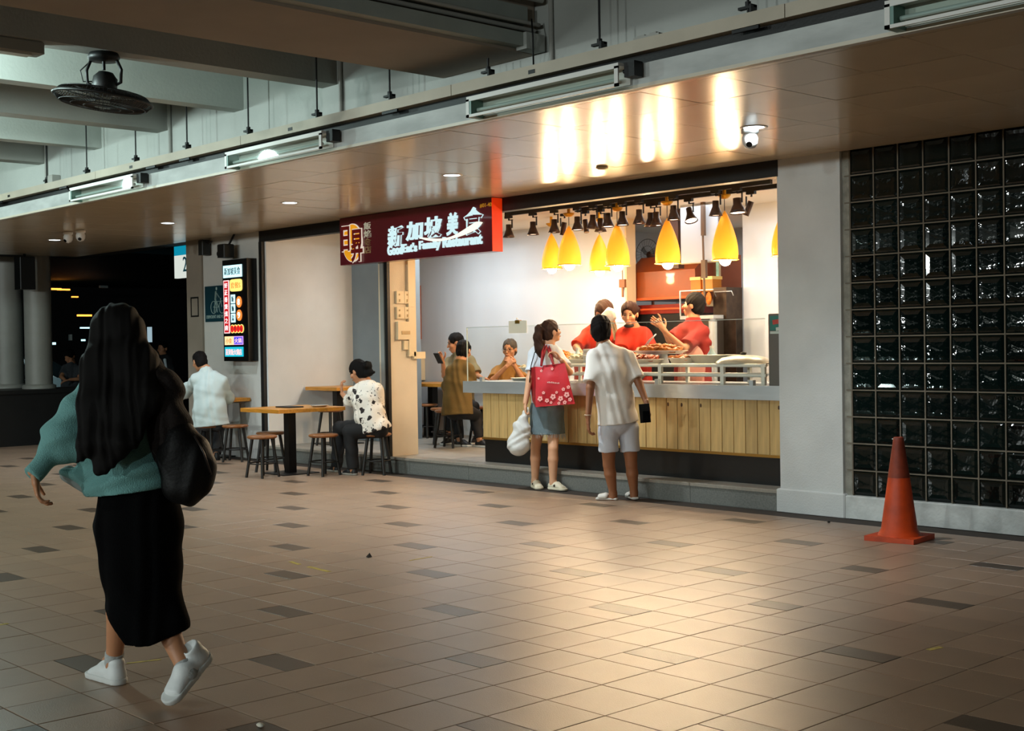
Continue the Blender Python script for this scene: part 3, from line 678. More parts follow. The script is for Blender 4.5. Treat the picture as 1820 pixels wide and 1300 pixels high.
# glass guard in three panes
gg = thing('glass_guard', 'clear frameless glass guard standing on the counter edge', 'glass screen', (-9, 9.35, TZ))
gz = 1.64
for a, b_ in ((-10.84, -9.60), (-9.595, -8.23), (-8.225, -6.86)):
    MB().box(a, b_, 9.352, 9.360, TZ+.002, gz).build('pane', M_glass, gg)
M_edge = mat('glass_edge', 'c9d6cf', .15)
MB().box(-10.84, -6.86, 9.350, 9.362, gz, gz+.005).box(-10.846, -10.84, 9.35, 9.362, TZ, gz+.005).build('polished_edge', M_edge, gg)
for x in (-10.6, -9.7, -9.5, -8.4, -8.1, -7.0): MB().box(x-.02, x+.02, 9.335, 9.375, TZ, TZ+.05).build('clamp', M_steel, gg)
P = (-10.147, 9.340, 1.698); Q = (-9.872, 9.340, 1.568)
t = thing('clipped_card', 'white card held by a bulldog clip at the top of the glass', 'card', ((P[0]+Q[0])/2, 9.34, Q[2]))
MB().box(P[0], Q[0], 9.340, 9.343, Q[2], P[2]).build('card', mat('white_card', 'f0ead8', .7), t)
MB().box((P[0]+Q[0])/2-.03, (P[0]+Q[0])/2+.03, 9.330, 9.37, P[2]-.03, P[2]+.006).tube([((P[0]+Q[0])/2-.02, 9.336, P[2]), ((P[0]+Q[0])/2, 9.33, P[2]+.03), ((P[0]+Q[0])/2+.02, 9.336, P[2])], .003, 6).build('clip', mat('clip_brass', '9a7430', .3, metal=.8), t)
# grey stand at the right end with stickers
P = (-6.888, 9.450, 1.685); Q = (-6.695, 9.450, 1.059)
t = thing('counter_cabinet', 'tall dark grey cabinet at the right end of the counter with stickers', 'cabinet', (-6.8, 9.45, TZ))
MB().cbox(P[0], -6.58, 9.44, 9.95, TZ, P[2], .006).build('cabinet_body', mat('dark_grey_steel', '5b5650', .45, var=.1), t)
P2 = (-6.861, 9.430, 1.665); Q2 = (-6.691, 9.430, 1.538)
MB().box(P2[0], -6.60, 9.432, 9.44, Q2[2], P2[2]).build('sticker', mat('teal_sticker', '1f6a60', .5), t)
MB().obox(((P2[0]-6.6)/2, 9.43, P2[2]-.045), (.20, .006, .04), Matrix.Rotation(-.12, 3, 'Y')).build('sticker', mat('red_sticker', 'a8382c', .5), t)
MB().obox(((P2[0]-6.6)/2, 9.43, P2[2]-.11), (.13, .006, .03), Matrix.Rotation(-.12, 3, 'Y')).build('sticker', mat('pale_sticker', 'b9c4bd', .5), t)
MB().box(P2[0], -6.60, 9.432, 9.44, Q2[2]-.03, Q2[2]-.008).build('sticker', MATS['pale_sticker'], t)

# rail shelf behind the glass
rs = thing('steel_rack', 'low tubular steel rack running along the counter behind the glass', 'rack', (-8, 9.6, TZ))
for z in (TZ+.085, TZ+.175): MB().cyl((-9.75, 9.55, z), (-6.99, 9.55, z), .016).cyl((-9.75, 9.95, z), (-6.99, 9.95, z), .012).build('rail', M_rack, rs)
for x in (-9.7, -8.95, -8.23, -7.48, -7.02): MB().box(x-.02, x+.02, 9.535, 9.565, TZ, TZ+.19).box(x-.015, x+.015, 9.94, 9.97, TZ, TZ+.19).build('post', M_rack, rs)
MB().box(-9.74, -7.0, 9.57, 9.93, TZ+.17, TZ+.178).build('shelf', M_rack, rs)

# ------------------------------------------------------------------ trays of food
M_fry = mat('fried_food', 'c96d12', .5, var=.5, vscale=25, bump=.6, bscale=50, obrand=.2)
M_red = mat('sauced_food', 'a84a20', .35, var=.5, vscale=30, bump=.6, bscale=60)
M_pale = mat('pale_food', 'd8c6a0', .5, var=.4, vscale=30, bump=.5, bscale=60)
M_green = mat('green_food', '5d6a2a', .5, var=.5, vscale=30, bump=.5, bscale=60)
def tray(x, y, z, rx, ry, h, m, lab, food=None, pieces=0, hump=.05, rim=M_rack, kind='food_tray', cat='tray', psize=.035):
    t = thing(kind, lab, cat, (x, y, z))
    b = MB(); prof = [(.80, 0), (1, h), (1.06, h), (1.06, h+.005), (.98, h+.005), (.78, .006), (0.0, .006)]
    n = 26; v = []
    for r, dz in prof:
        for k in range(n): v.append((x+rx*max(r, .001)*math.cos(2*PI*k/n), y+ry*max(r, .001)*math.sin(2*PI*k/n), z+dz))
    b.add(v, [(i*n+k, i*n+(k+1) % n, (i+1)*n+(k+1) % n, (i+1)*n+k) for i in range(len(prof)-1) for k in range(n)]+[tuple(range(n))], True)
    b.build('dish', rim, t)
    if food:
        b = MB(); g = []
        for r, dz in ((.93, h*.8), (.8, h+hump*.5), (.5, h+hump*.9), (0.02, h+hump)):
            for k in range(n): g.append((x+rx*r*math.cos(2*PI*k/n)*(1+.05*math.sin(5*k)), y+ry*r*math.sin(2*PI*k/n), z+dz+.012*math.sin(k*2.3+r*9)))
        b.add(g, [(i*n+k, i*n+(k+1) % n, (i+1)*n+(k+1) % n, (i+1)*n+k) for i in range(3) for k in range(n)]+[tuple(range(n)), tuple(range(3*n, 4*n))], True)
        for k in range(pieces):
            a = random.uniform(0, 2*PI); rr = math.sqrt(random.random())*.85; s_ = psize*random.uniform(.7, 1.2)
            c = (x+rx*rr*math.cos(a), y+ry*rr*math.sin(a), z+h+hump*(1-rr*rr)+.008)
            o = len(b.v); bb = MB().ball((0, 0, 0), (s_, s_*.55, s_*.45), 7, 5); R = Matrix.Rotation(random.uniform(0, PI), 3, 'Z') @ Matrix.Rotation(random.uniform(-.5, .5), 3, 'Y')
            b.add([tuple(Vector(c)+R @ Vector(q)) for q in bb.v], bb.f, True)
        f = b.build('food', food, t); f['kind'] = 'stuff'
    return t
SH = TZ+.18
tray(-10.15, 9.75, TZ+.10, .22, .16, .045, None, 'oval steel tray of pale noodles at the left end of the counter', M_pale, 26, .03)
MB().cyl((-10.15, 9.75, TZ), (-10.15, 9.75, TZ+.10), .07, .05).build('stand', M_steel, bpy.data.objects['food_tray'])
tray(-9.93, 9.62, TZ, .20, .13, .05, None, 'low steel tray of mixed greens next to the ponytailed woman', M_pale, 30, .03)
tray(-9.98, 9.95, TZ+.14, .17, .14, .07, None, 'steel pan heaped with bright orange fried food at the left', mat('orange_fried_food', 'e07a10', .45, var=.4, vscale=25, bump=.6, bscale=50), 34, .10)
MB().cyl((-9.98, 9.95, TZ), (-9.98, 9.95, TZ+.14), .09, .09).build('stand', M_steel, bpy.data.objects['food_tray.002'])
tray(-10.45, 9.80, TZ, .13, .10, .025, None, 'flat grey empty tray lying at the left end of the counter')
tray(-9.45, 9.75, SH, .20, .15, .05, None, 'tray of noodles between the two standing customers', M_pale, 26, .05)
tray(-9.15, 9.80, SH+.0, .12, .12, .06, None, 'round pan of glazed food half hidden by the man', M_fry, 22, .05)
tray(-8.50, 9.85, SH+.10, .33, .13, .03, None, 'large raised platter heaped with orange fried food right of the man', M_fry, 60, .05)
MB().cyl((-8.50, 9.85, SH), (-8.50, 9.85, SH+.10), .10, .08).build('stand', M_steel, bpy.data.objects['food_tray.006'])
tray(-8.55, 9.66, TZ+.19, .23, .12, .04, None, 'pan of red sauced meat below the fried platter', M_red, 40, .03)
tray(-8.60, 9.45, TZ+.03, .26, .085, .05, None, 'white plate of shredded meat nearest the glass', M_pale, 30, .02, mat('white_enamel', 'e4ddcc', .25))
tray(-8.10, 9.72, TZ+.19, .14, .11, .05, None, 'small steel pan of orange pieces left of the large basin', M_fry, 16, .01)
tray(-7.78, 9.80, TZ+.19, .27, .17, .075, None, 'large empty pale basin on the rack', rim=mat('pale_enamel', 'e9e3d2', .25), kind='basin', cat='basin')
t = thing('domed_lid', 'wide pale domed lid lying on the rack right of the basin', 'lid', (-7.40, 9.76, TZ+.19))
MB().lathe((-7.40, 9.76, TZ+.19), [(.26, 0), (.255, .02), (.2, .055), (.1, .075), (0, .08)], 30).build('dome', mat('pale_lid', 'cfc8b6', .3, metal=.2), t)
MB().lathe((-7.40, 9.76, TZ+.268), [(.02, 0), (.03, .02), (0, .03)], 14).build('knob', M_black, t)
for x, y, lab in ((-7.98, 10.02, 'small pale blue plastic bottle beside the fried platter'), (-9.68, 9.9, 'clear white plastic tub by the ponytailed woman')):
    t = thing('bottle', lab, 'bottle', (x, y, SH))
    MB().lathe((x, y, SH), [(.04, 0), (.045, .02), (.045, .09), (.02, .13), (.015, .15)], 16).build('bottle_body', mat('pale_blue_plastic', 'b9d3d6', .3), t)
    MB().lathe((x, y, SH+.15), [(.02, 0), (.02, .025)], 12).build('cap', M_white, t)
for k in range(5):
    tag(single('takeaway_box', MB().cbox(-9.34, -9.20, 9.62, 9.74, SH+.002+k*.032, SH+.032+k*.032, .006), M_white, ('top', 'second', 'middle', 'fourth', 'bottom')[4-k]+' white takeaway box of the stack between the two customers', 'box', group='takeaway boxes'))
tray(-9.72, 9.62, SH, .13, .10, .05, None, 'square-edged pan of yellow curry beside the ponytailed woman', mat('yellow_curry', 'd9952a', .4, var=.3, vscale=20, bump=.4), 14, .02)
t = thing('serving_tongs', 'steel serving tongs stuck in the fried platter', 'tongs', (-8.72, 9.85, SH+.15))
MB().tube([(-8.72, 9.85, SH+.15), (-8.66, 9.88, SH+.24), (-8.60, 9.92, SH+.30)], .006, 6).tube([(-8.68, 9.84, SH+.15), (-8.63, 9.87, SH+.24), (-8.60, 9.92, SH+.30)], .006, 6).build('tongs_arms', M_steel, t)

# ------------------------------------------------------------------ pendants
M_shade = mat('gold_mesh_shade', 'eeb02c', .4, emit='ffb83a', es=.40, bump=.3, bscale=200)  # even emission adds the glow of the bulb shining through
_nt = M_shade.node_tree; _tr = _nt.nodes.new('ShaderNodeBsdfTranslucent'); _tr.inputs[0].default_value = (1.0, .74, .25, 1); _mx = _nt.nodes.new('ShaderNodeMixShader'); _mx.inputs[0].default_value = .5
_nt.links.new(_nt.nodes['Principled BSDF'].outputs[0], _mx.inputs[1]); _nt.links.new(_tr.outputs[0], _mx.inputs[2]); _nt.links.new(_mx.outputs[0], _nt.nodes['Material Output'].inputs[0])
M_can = mat('gold_canopy', 'c99422', .3, metal=.6)
M_bulb = emis('pendant_bulb', 'fff0cf', 160)
def pendant(x, y, ztip, zb, r, lab):
    t = thing('pendant_lamp', lab, 'lamp', (x, y, zb), 'gold pendant lamps')
    h = ztip-zb; prof = []
    for k in range(11):
        u = k/10; prof.append((r*(math.sin((1-u)*PI/2)**.85)*(1-.10*(1-u)**6)+.004, zb+h*u))
    b = MB(); out = [(q, z-zb) for q, z in prof]; inn = [(q*.96-.001, z-zb-.004) for q, z in prof[::-1]]
    b.lathe((x, y, zb), out+inn, 28, caps=False); b.build('shade', M_shade, t)
    MB().lathe((x, y, zb), [(r, -.004), (r+.006, 0), (r, .006)], 28, caps=False).build('rim', M_can, t)
    MB().ball((x, y, zb+.0), (.058, .058, .06), 18, 12).build('bulb', M_bulb, t)
    MB().cyl((x, y, zb+.20), (x, y, ztip-.03), .018, .01).build('socket', M_can, t)
    MB().cyl((x, y, ztip-.01), (x, y, 2.93), .004, n=6).build('cord', M_black, t)
    MB().lathe((x, y, 2.90), [(.0, -.035), (.035, -.03), (.062, -.005), (.066, .01), (.0, .012)], 20).cyl((x, y, 2.90), (x, y, SC), .018).build('canopy', M_can, t)
    lamp('shade_light', 'POINT', (x, y, zb+.12), 9, (1, .78, .45), .03)
    lamp('pendant_light', 'POINT', (x, y, zb-.09), 28, WARM, .05)
for (p, zt, zb, r, lab) in (((-10.279, 10.400, 2.338), 2.77, 2.33, .135, 'front-row gold pendant farthest left, second shade from the sign'), ((-9.547, 10.400, 2.273), 2.745, 2.28, .135, 'gold pendant above the man in the white polo'), ((-8.843, 10.400, 2.258), 2.735, 2.265, .135, 'gold pendant in front of the orange kitchen hood'), ((-8.097, 10.400, 2.245), 2.75, 2.26, .135, 'gold pendant second from the right'), ((-7.376, 10.400, 2.257), 2.72, 2.26, .135, 'rightmost gold pendant, half behind the white pillar')):
    pendant(p[0], 10.4, zt, zb, r, lab)
for (p, lab) in (((-11.269, 11.100, 2.360), 'gold pendant shade nearest the shop sign'), ((-10.475, 11.100, 2.291), 'smaller darker gold pendant, behind the one over the man')):
    pendant(p[0], 11.1, p[2]+.43, p[2], .125, lab)

# ------------------------------------------------------------------ track with black spotlights
tk = thing('light_track', 'black ceiling track carrying the row of spotlights', 'track', (-9.2, 10.3, SC-.05))
MB().box(-11.2, -7.45, 10.27, 10.31, SC-.045, SC-.002).build('track_bar', M_blackm, tk)
MB().box(-10.4, -7.3, 10.62, 10.66, SC-.045, SC-.002).build('track_bar', M_blackm, tk)
M_spot = mat('dark_bronze_spot', '3a2a24', .4, metal=.4)
M_spf = emis('spot_face', 'ffe0c4', 5.0)
def spot(x, y, lab, cyl=False, tilt=0, big=1.0):
    t = thing('spotlight', lab, 'spotlight', (x, y, SC-.05), 'track spotlights')
    MB().box(x-.05, x+.05, y-.02, y+.02, SC-.075, SC-.045).build('adapter', M_blackm, t)
    s_ = 1 if not cyl else -1
    MB().box(x+.005*s_, x+.07*s_ if s_ > 0 else x-.005, y-.006, y+.006, SC-.10, SC-.09).box(x, x+.012, y-.008, y+.008, SC-.10, SC-.07).box(x+.06*s_-.006, x+.06*s_+.006, y-.006, y+.006, SC-.19, SC-.09).build('yoke', M_blackm, t)
    c = Vector((x, y, SC-.145)); ax = Vector((math.sin(tilt)*.7, -math.sin(abs(tilt))*.3, -math.cos(tilt))).normalized()
    if cyl: MB().cyl(c, c+ax*.15, .03, n=18).build('head', M_spot, t); return
    MB().lathe(c, [(0, 0), (.032*big, 0), (.034*big, .06), (.052*big, .105), (.07*big, .15), (.066*big, .15), (.04, .10), (0.0, .09)], 22, axis=ax, caps=False).build('head', M_spot, t)
    MB().lathe(c, [(0, .138), (.062*big, .14)], 18, axis=ax, caps=False).build('lens', M_spf, t)
spx = [((-11.154, 10.290, 2.841), 'first spotlight beside the sign'), ((-10.746, 10.290, 2.828), 'second spotlight from the sign'), ((-10.400, 10.290, 2.814), 'third spotlight, above the leftmost pendant'), ((-10.039, 10.290, 2.816), 'spotlight right of the second pendant canopy'), ((-9.800, 10.290, 2.809), 'first of the tight group of three spotlights'), ((-9.583, 10.290, 2.815), 'last of the tight group of three spotlights'), ((-9.371, 10.290, 2.816), 'spotlight right of the canopy over the man'), ((-9.132, 10.290, 2.813), 'spotlight above the wall fan'), ((-8.664, 10.290, 2.808), 'spotlight right of the middle canopy'), ((-8.121, 10.290, 2.811), 'silver lit spotlight left of the right-hand canopy'), ((-7.857, 10.290, 2.815), 'large bronze spotlight at the right end')]
for k, (p, lab) in enumerate(spx): spot(p[0], 10.29, lab, big=1.25 if k == 10 else 1.0, tilt=(0, .02, 0, .05, -.05, .08, .05, 0, .03, 0, .12)[k])
for p, lab, tl in (((-10.020, 10.640, 2.846), 'middle of the tight group of three, on the rear track', 0), ((-9.281, 10.640, 2.864), 'rear track spotlight left of the middle canopy', 0), ((-9.201, 10.640, 2.863), 'pale rear spotlight close to the middle canopy', .05), ((-8.752, 10.640, 2.866), 'tilted spotlight before the white ceiling panel', .5)):
    spot(p[0], 10.64, lab, tilt=tl)
for p, lab, tl in (((-10.588, 10.640, 2.879), 'black cylinder spotlight near the second canopy', -.25), ((-10.256, 10.640, 2.865), 'black cylinder spotlight tilted right, mid left', .35), ((-7.949, 10.640, 2.891), 'black cylinder spotlight past the end of the row', -.5)):
    spot(p[0], 10.64, lab, cyl=True, tilt=tl)
for x, y, tx, ty in ((-10.3, 10.29, -9.3, 7.7), (-8.6, 10.29, -7.3, 7.7), (-10.0, 10.29, -7.6, 6.4), (-9.0, 10.29, -6.2, 5.4), (-7.9, 10.29, -5.6, 4.8)):
    d = Vector((tx-x, ty-y, -2.67)); lamp('track_beam', 'SPOT', (x, y, SC-.32), 92, (1, .76, .48), .05, rot=d.to_track_quat('-Z', 'Y').to_euler(), spot=math.radians(78), blend=.8)

# ------------------------------------------------------------------ kitchen beyond the back wall
def V3_(p, dz): return (p[0], p[1], p[2]+dz)
M_hood = mat('orange_lit_hood', '8a3f14', .4, var=.25, vscale=2, coat=.2)
MB().box(-10.87, -10.80, BY-.01, BY+.01, .2, 2.9)
kr = struct('wall_kitchen', MB().box(-12.2, -7.4, 14.4, 14.5, 0, 3.0).box(-12.2, -12.1, BY+.15, 14.4, 0, 3.0).box(-7.5, -7.4, BY+.15, 14.4, 0, 3.0), mat('kitchen_wall', 'b4bcc4', .7, var=.1, vscale=2))
struct('floor', MB().box(-12.2, -7.4, 13.0, 14.5, 0, STEP-.01), mat('kitchen_floor', '3a332c', .5))
struct('trim_17', MB().box(-10.885, -10.86, BY-.012, BY+.16, STEP, SC), M_cream)
P = (-11.025, 12.200, 2.519); Q = (-9.951, 12.200, 1.971)
t = thing('kitchen_hood', 'large orange-brown metal hood glowing behind the middle pendants', 'hood', ((P[0]+Q[0])/2, 12.4, Q[2]))
MB().prism([(0, 0), (.9, 0), (.9, P[2]-Q[2]), (.25, P[2]-Q[2]), (0, .35)], (P[0], 12.2, Q[2]), (0, 1, 0), (0, 0, 1), (1, 0, 0), Q[0]-P[0]).build('hood_body', M_hood, t)
MB().box(P[0], Q[0], 12.18, 12.2, Q[2]-.0, Q[2]+.03).build('hood_lip', mat('hood_lip', 'c2572e', .3, metal=.4), t)
P = V3_((-11.087, 12.300, 1.986), -.07); Q = (-10.122, 12.300, 1.802)
t = thing('roasting_oven', 'dark red roasting oven with a bright trim line under the hood', 'oven', ((P[0]+Q[0])/2, 12.6, STEP))
MB().box(P[0], Q[0], 12.3, 13.0, Q[2], P[2]).build('red_front', mat('dark_red_enamel', '7a1d10', .35, var=.2), t)
MB().box(P[0], Q[0], 12.285, 12.3, (P[2]+Q[2])/2-.01, (P[2]+Q[2])/2+.012).build('trim_line', mat('red_trim', 'd0542a', .3), t)
MB().box(P[0], Q[0], 12.32, 13.0, STEP, Q[2]).build('oven_body', mat('soot_black', '0d0907', .5, var=.3), t)
# standing fan on the hood, white hanging panel, pole
P = (-11.712, 13.300, 2.643)
t = thing('standing_fan', 'wire-cage standing fan seen above the orange kitchen hood', 'fan', (P[0], 13.4, STEP))
b = MB(); R_ = .205
for r in (R_, R_*.55): b.tube([(P[0]+r*math.cos(a), 13.35, P[2]+r*math.sin(a)) for a in [2*PI*k/28 for k in range(28)]], .004 if r > .15 else .003, 6, closed=True)
for k in range(24):
    a = 2*PI*k/24; b.tube([(P[0]+.03*math.cos(a), 13.32, P[2]+.03*math.sin(a)), (P[0]+R_*math.cos(a), 13.35, P[2]+R_*math.sin(a))], .0018, 4)
b.build('wire_cage', mat('fan_wire', '5d6266', .4, metal=.5), t)
MB().ball((P[0]+.01, 13.42, P[2]-.01), (.06, .08, .06)).build('motor', mat('fan_motor', '6d4028', .5), t)
MB().cyl((P[0]+.02, 13.43, P[2]-.03), (P[0]+.02, 13.43, STEP), .02).lathe((P[0]+.02, 13.43, STEP), [(.09, 0), (.08, .02), (0, .03)], 16).build('stand', MATS['fan_motor'], t)
for k in range(3):
    a = 2*PI*k/3+.4; b = MB().prism([(0, 0), (.13, -.05), (.15, .03), (.05, .05)], (P[0], 13.37, P[2]), (math.cos(a), 0, math.sin(a)), (-math.sin(a), .25, math.cos(a)), (0, 1, 0), .004); b.build('blade', mat('fan_blade', 'a9b4bb', .4), t)
P = (-9.498, 11.400, 3.073); Q = (-8.975, 11.400, 2.333)
t = thing('suspended_sheet', 'large translucent white panel hanging between the right-hand pendants', 'panel', ((P[0]+Q[0])/2, 11.4, Q[2]))
MB().box(P[0], Q[0], 11.4, 11.415, Q[2], SC-.005).build('panel_sheet', mat('hazy_white_panel', '9aa0aa', .25, coat=.5), t)
MB().box(P[0], Q[0], 11.395, 11.42, Q[2]-.012, Q[2]).build('lower_edge', mat('panel_edge', '8a7a60', .4), t)
P = (-9.804, 11.700, 2.808)
t = thing('ceiling_post', 'dark brown square post left of the hanging white panel', 'post', (P[0], 11.7, 2.0))
MB().box(P[0]-.06, P[0]+.06, 11.65, 11.75, 2.30, SC-.002).build('post', mat('dark_brown_post', '3b2218', .5), t)
P = (-9.128, 11.350, 3.047)
t = thing('hanging_rod', 'thin dark rod hanging from the ceiling in front of the white panel', 'rod', (P[0], 11.35, 1.95))
MB().cyl((P[0], 11.35, 1.95), (P[0]-.02, 11.35, SC-.002), .012, n=8).box(P[0]-.025, P[0]+.015, 11.33, 11.37, 2.62, SC-.002).box(P[0]-.03, P[0]+.03, 11.33, 11.37, 2.15, 2.35).build('rod', mat('rod_brown', '4a3626', .5), t)
P = (-10.234, 12.600, 2.437); Q = (-9.924, 12.600, 2.180)
t = thing('green_window', 'small bright green picture on the kitchen wall by the right pendants', 'window', ((P[0]+Q[0])/2, 12.6, Q[2]))
MB().box(P[0], Q[0], 12.6, 12.62, Q[2], P[2]).build('window', mat('green_lit_pane', 'a9d3b4', .5, var=.5, vscale=12, emit='a9d3b4', es=.35), t)  # green-lit window pane, its light put in as emission
MB().box(P[0], Q[0], 12.62, 12.66, Q[2]-.3, P[2]+.02).build('backing', M_cream, t)
for px, lab, py0, py1, c_ in (((-9.742, 12.000, 2.159), 'orange carton on the shelf below the green picture, left', 500, 518, 'c8701c'), ((-9.567, 12.000, 2.151), 'orange carton on the shelf below the green picture, right', 500, 518, 'b8752c')):
    zb = (-9.669, 12.000, 2.031)[2]; x = px[0]
    t = thing('carton', lab, 'box', (x, 12.05, zb)); MB().cbox(x-.075, x+.075, 11.95, 12.12, zb, zb+.17, .004).build('carton_body', mat('carton_'+c_, c_, .6, var=.2), t)
    MB().box(x-.078, x+.078, 11.94, 12.13, zb+.14, zb+.175).build('carton_lid', mat('carton_lid', 'e0c27a', .6), t)
P = (-9.608, 11.500, 2.033); Q = (-9.127, 11.500, 1.744)
t = thing('display_case', 'glass case with roast food behind the man with raised arms', 'display case', ((P[0]+Q[0])/2, 11.7, STEP))
MB().box(P[0], Q[0], 11.5, 11.506, Q[2], P[2]).build('glass_front', M_glass, t)
MB().box(P[0], P[0]+.012, 11.495, 11.51, Q[2], P[2]).box(P[0], Q[0], 11.495, 11.51, P[2]-.01, P[2]).box(P[0], Q[0], 11.5, 11.68, Q[2]-.04, Q[2]).build('frame', M_steel, t)
MB().box(P[0]+.01, Q[0], 11.52, 11.68, STEP, Q[2]-.04).build('cabinet', mat('case_cabinet', '3b3530', .4), t)
for k in range(3):
    x = P[0]+.16+k*.09; MB().ball((x, 11.6, P[2]-.10), (.035, .03, .075)).cyl((x, 11.6, P[2]-.03), (x, 11.6, P[2]), .004).build('roast_meat', M_fry, t)
P = (-9.287, 11.800, 2.057); Q = (-8.944, 11.800, 1.237)
t = thing('steamer_cabinet', 'tall scratched dark metal cabinet at the right of the kitchen', 'cabinet', ((P[0]+Q[0])/2, 11.85, STEP))
MB().box(P[0], -9.10, 11.7, 11.99, STEP, P[2]).build('cabinet_body', mat('scratched_dark_metal', '3a2d24', .35, metal=.5, var=.5, vscale=12), t)
MB().box(P[0]+.03, Q[0]-.02, 11.69, 11.70, .6, P[2]-.35).build('door', MATS['scratched_dark_metal'], t)
MB().tube([(P[0]+.05, 11.69, P[2]-.10), (P[0]+.05, 11.66, P[2]-.05), (Q[0]-.05, 11.66, P[2]-.05), (Q[0]-.05, 11.69, P[2]-.10)], .006, 6).build('handle', M_steel, t)
P = (-8.977, 11.300, 1.666); Q = (-8.984, 11.300, 1.247)
t = thing('steel_cylinder', 'upright steel cylinder left of the dark metal cabinet', 'cylinder', (P[0], 11.3, STEP))
MB().cyl((P[0], 11.3, STEP), (P[0], 11.3, P[2]), .045, n=20).build('cylinder_body', M_steel, t)
MB().cyl((P[0], 11.3, P[2]), (P[0], 11.3, P[2]+.03), .05, .03, n=20).build('cap', M_steeld, t)
P = (-10.908, 11.950, 2.184)
t = thing('hanging_ladle', 'brown ladle or brush hanging on the back wall left of the kitchen', 'utensil', (P[0], 11.95, P[2]-.2))
MB().box(P[0]-.045, P[0]+.045, 11.95, 11.985, P[2]-.05, P[2]+.05).cyl((P[0], 11.965, P[2]-.05), (P[0], 11.965, P[2]-.17), .014).cyl((P[0], 11.965, P[2]+.05), (P[0], 11.965, P[2]+.16), .005).build('utensil_body', mat('brown_utensil', '8a5a3c', .5), t)

# ------------------------------------------------------------------ stools
def stool(x, y, z0, rz, lab, src=[None]):
    if src[0]: return dup(src[0], (x, y, z0), rz, lab)
    t = thing('stool', lab, 'stool', (0, 0, 0), 'round wooden stools'); h = .47
    MB().lathe((0, 0, h-.035), [(0, 0), (.15, 0), (.168, .012), (.168, .026), (.155, .035), (0, .032)], 28, caps=False).build('seat', M_seat, t)
    for k in range(4):
        a = PI/4+k*PI/2; c, s_ = math.cos(a), math.sin(a)
        MB().cyl((.11*c, .11*s_, h-.035), (.18*c, .18*s_, .0), .019, .016, 10).build('leg', M_leg, t)
    MB().tube([(.155*math.cos(a), .155*math.sin(a), .16) for a in [2*PI*k/24 for k in range(24)]], .008, 8, closed=True).build('footring', M_blackm, t)
    t.location = (x, y, z0); t.rotation_euler = (0, 0, rz); ORG[t.name] = (x, y, z0); src[0] = t; return t
stool(-12.66, 7.86, 0, .2, 'front wooden stool left of the square table, warm lit seat')
stool(-13.15, 8.28, 0, .5, 'wooden stool just behind the front left one, dark seat')
stool(-12.27, 8.42, 0, .1, 'empty wooden stool right of the table leg')
stool(*(-11.882, 8.875, 0.489)[:2], 0, .6, 'wooden stool the woman in the patterned shirt sits on')
stool(*(-15.057, 8.578, 0.493)[:2], 0, .3, 'stool under the man in the pale shirt')
stool(*(-14.725, 8.746, 0.495)[:2], 0, .7, 'dark empty stool right of the man in the pale shirt')
stool(-14.0, 9.72, STEP, .2, 'stool on the step under the rear wall table')
stool(-12.46, 10.42, STEP, .4, 'stool under the man in the olive shirt inside the shop')
stool(-12.95, 10.75, STEP, .9, 'dark stool left of the olive shirt man inside the shop')
stool(-14.05, 11.35, STEP, .2, 'stool half hidden behind the end wall inside')
stool(-12.75, 11.25, STEP, .2, 'stool under the man looking at his phone')
stool(-11.85, 11.25, STEP, .3, 'stool under the grey-haired man with glasses')

# ------------------------------------------------------------------ tables
def table(x0, x1, y0, y1, z0, ztop, lab, legs=None, th=.045, wallm=False):
    t = thing('table', lab, 'table', ((x0+x1)/2, (y0+y1)/2, z0))
    MB().cbox(x0, x1, y0, y1, ztop-th, ztop, .004).build('tabletop', M_woodt, t)
    for lx, ly in (legs or [((x0+x1)/2, (y0+y1)/2)]):
        MB().box(lx-.05, lx+.05, ly-.05, ly+.05, z0+.01, ztop-th).build('leg', M_blackm, t)
        MB().cbox(lx-.24, lx+.24, ly-.24, ly+.24, z0, z0+.012, .003).build('foot_plate', M_blackm, t)
    return t
table(-13.45, -12.62, 8.06, 8.98, 0, .75, 'square wooden table in front of the shop with a black tray on it', legs=[(-12.80, 8.32)])
single('menu_tray', MB().cbox(-13.15, -12.85, 8.35, 8.55, .751, .765, .004), M_black, 'thin dark tray lying on the square front table', 'tray')
single('plate', MB().lathe((-12.78, 8.72, .752), [(.0, 0), (.07, 0), (.11, .018), (.115, .02), (.07, .008), (0, .006)], 20, caps=False), M_white, 'pale plate on the square table before the patterned shirt woman', 'plate')
table(-14.57, -13.85, 9.72, 10.3, STEP, .93, 'second wooden table against the white side wall, on the step', legs=[(-14.15, 9.95)])
table(-15.75, -15.0, 8.86, 9.15, 0, .80, 'narrow wooden wall counter behind the man in the pale shirt', legs=[(-15.62, 8.9)])
table(-14.6, -13.3, 11.3, 11.95, STEP, .93, 'wooden bench table at the back wall inside, left of the diners', legs=[(-14.2, 11.6)])
table(-12.5, -11.0, 11.45, 11.95, STEP, .93, 'wooden table by the back wall behind the glass guard', legs=[(-12.2, 11.7)])

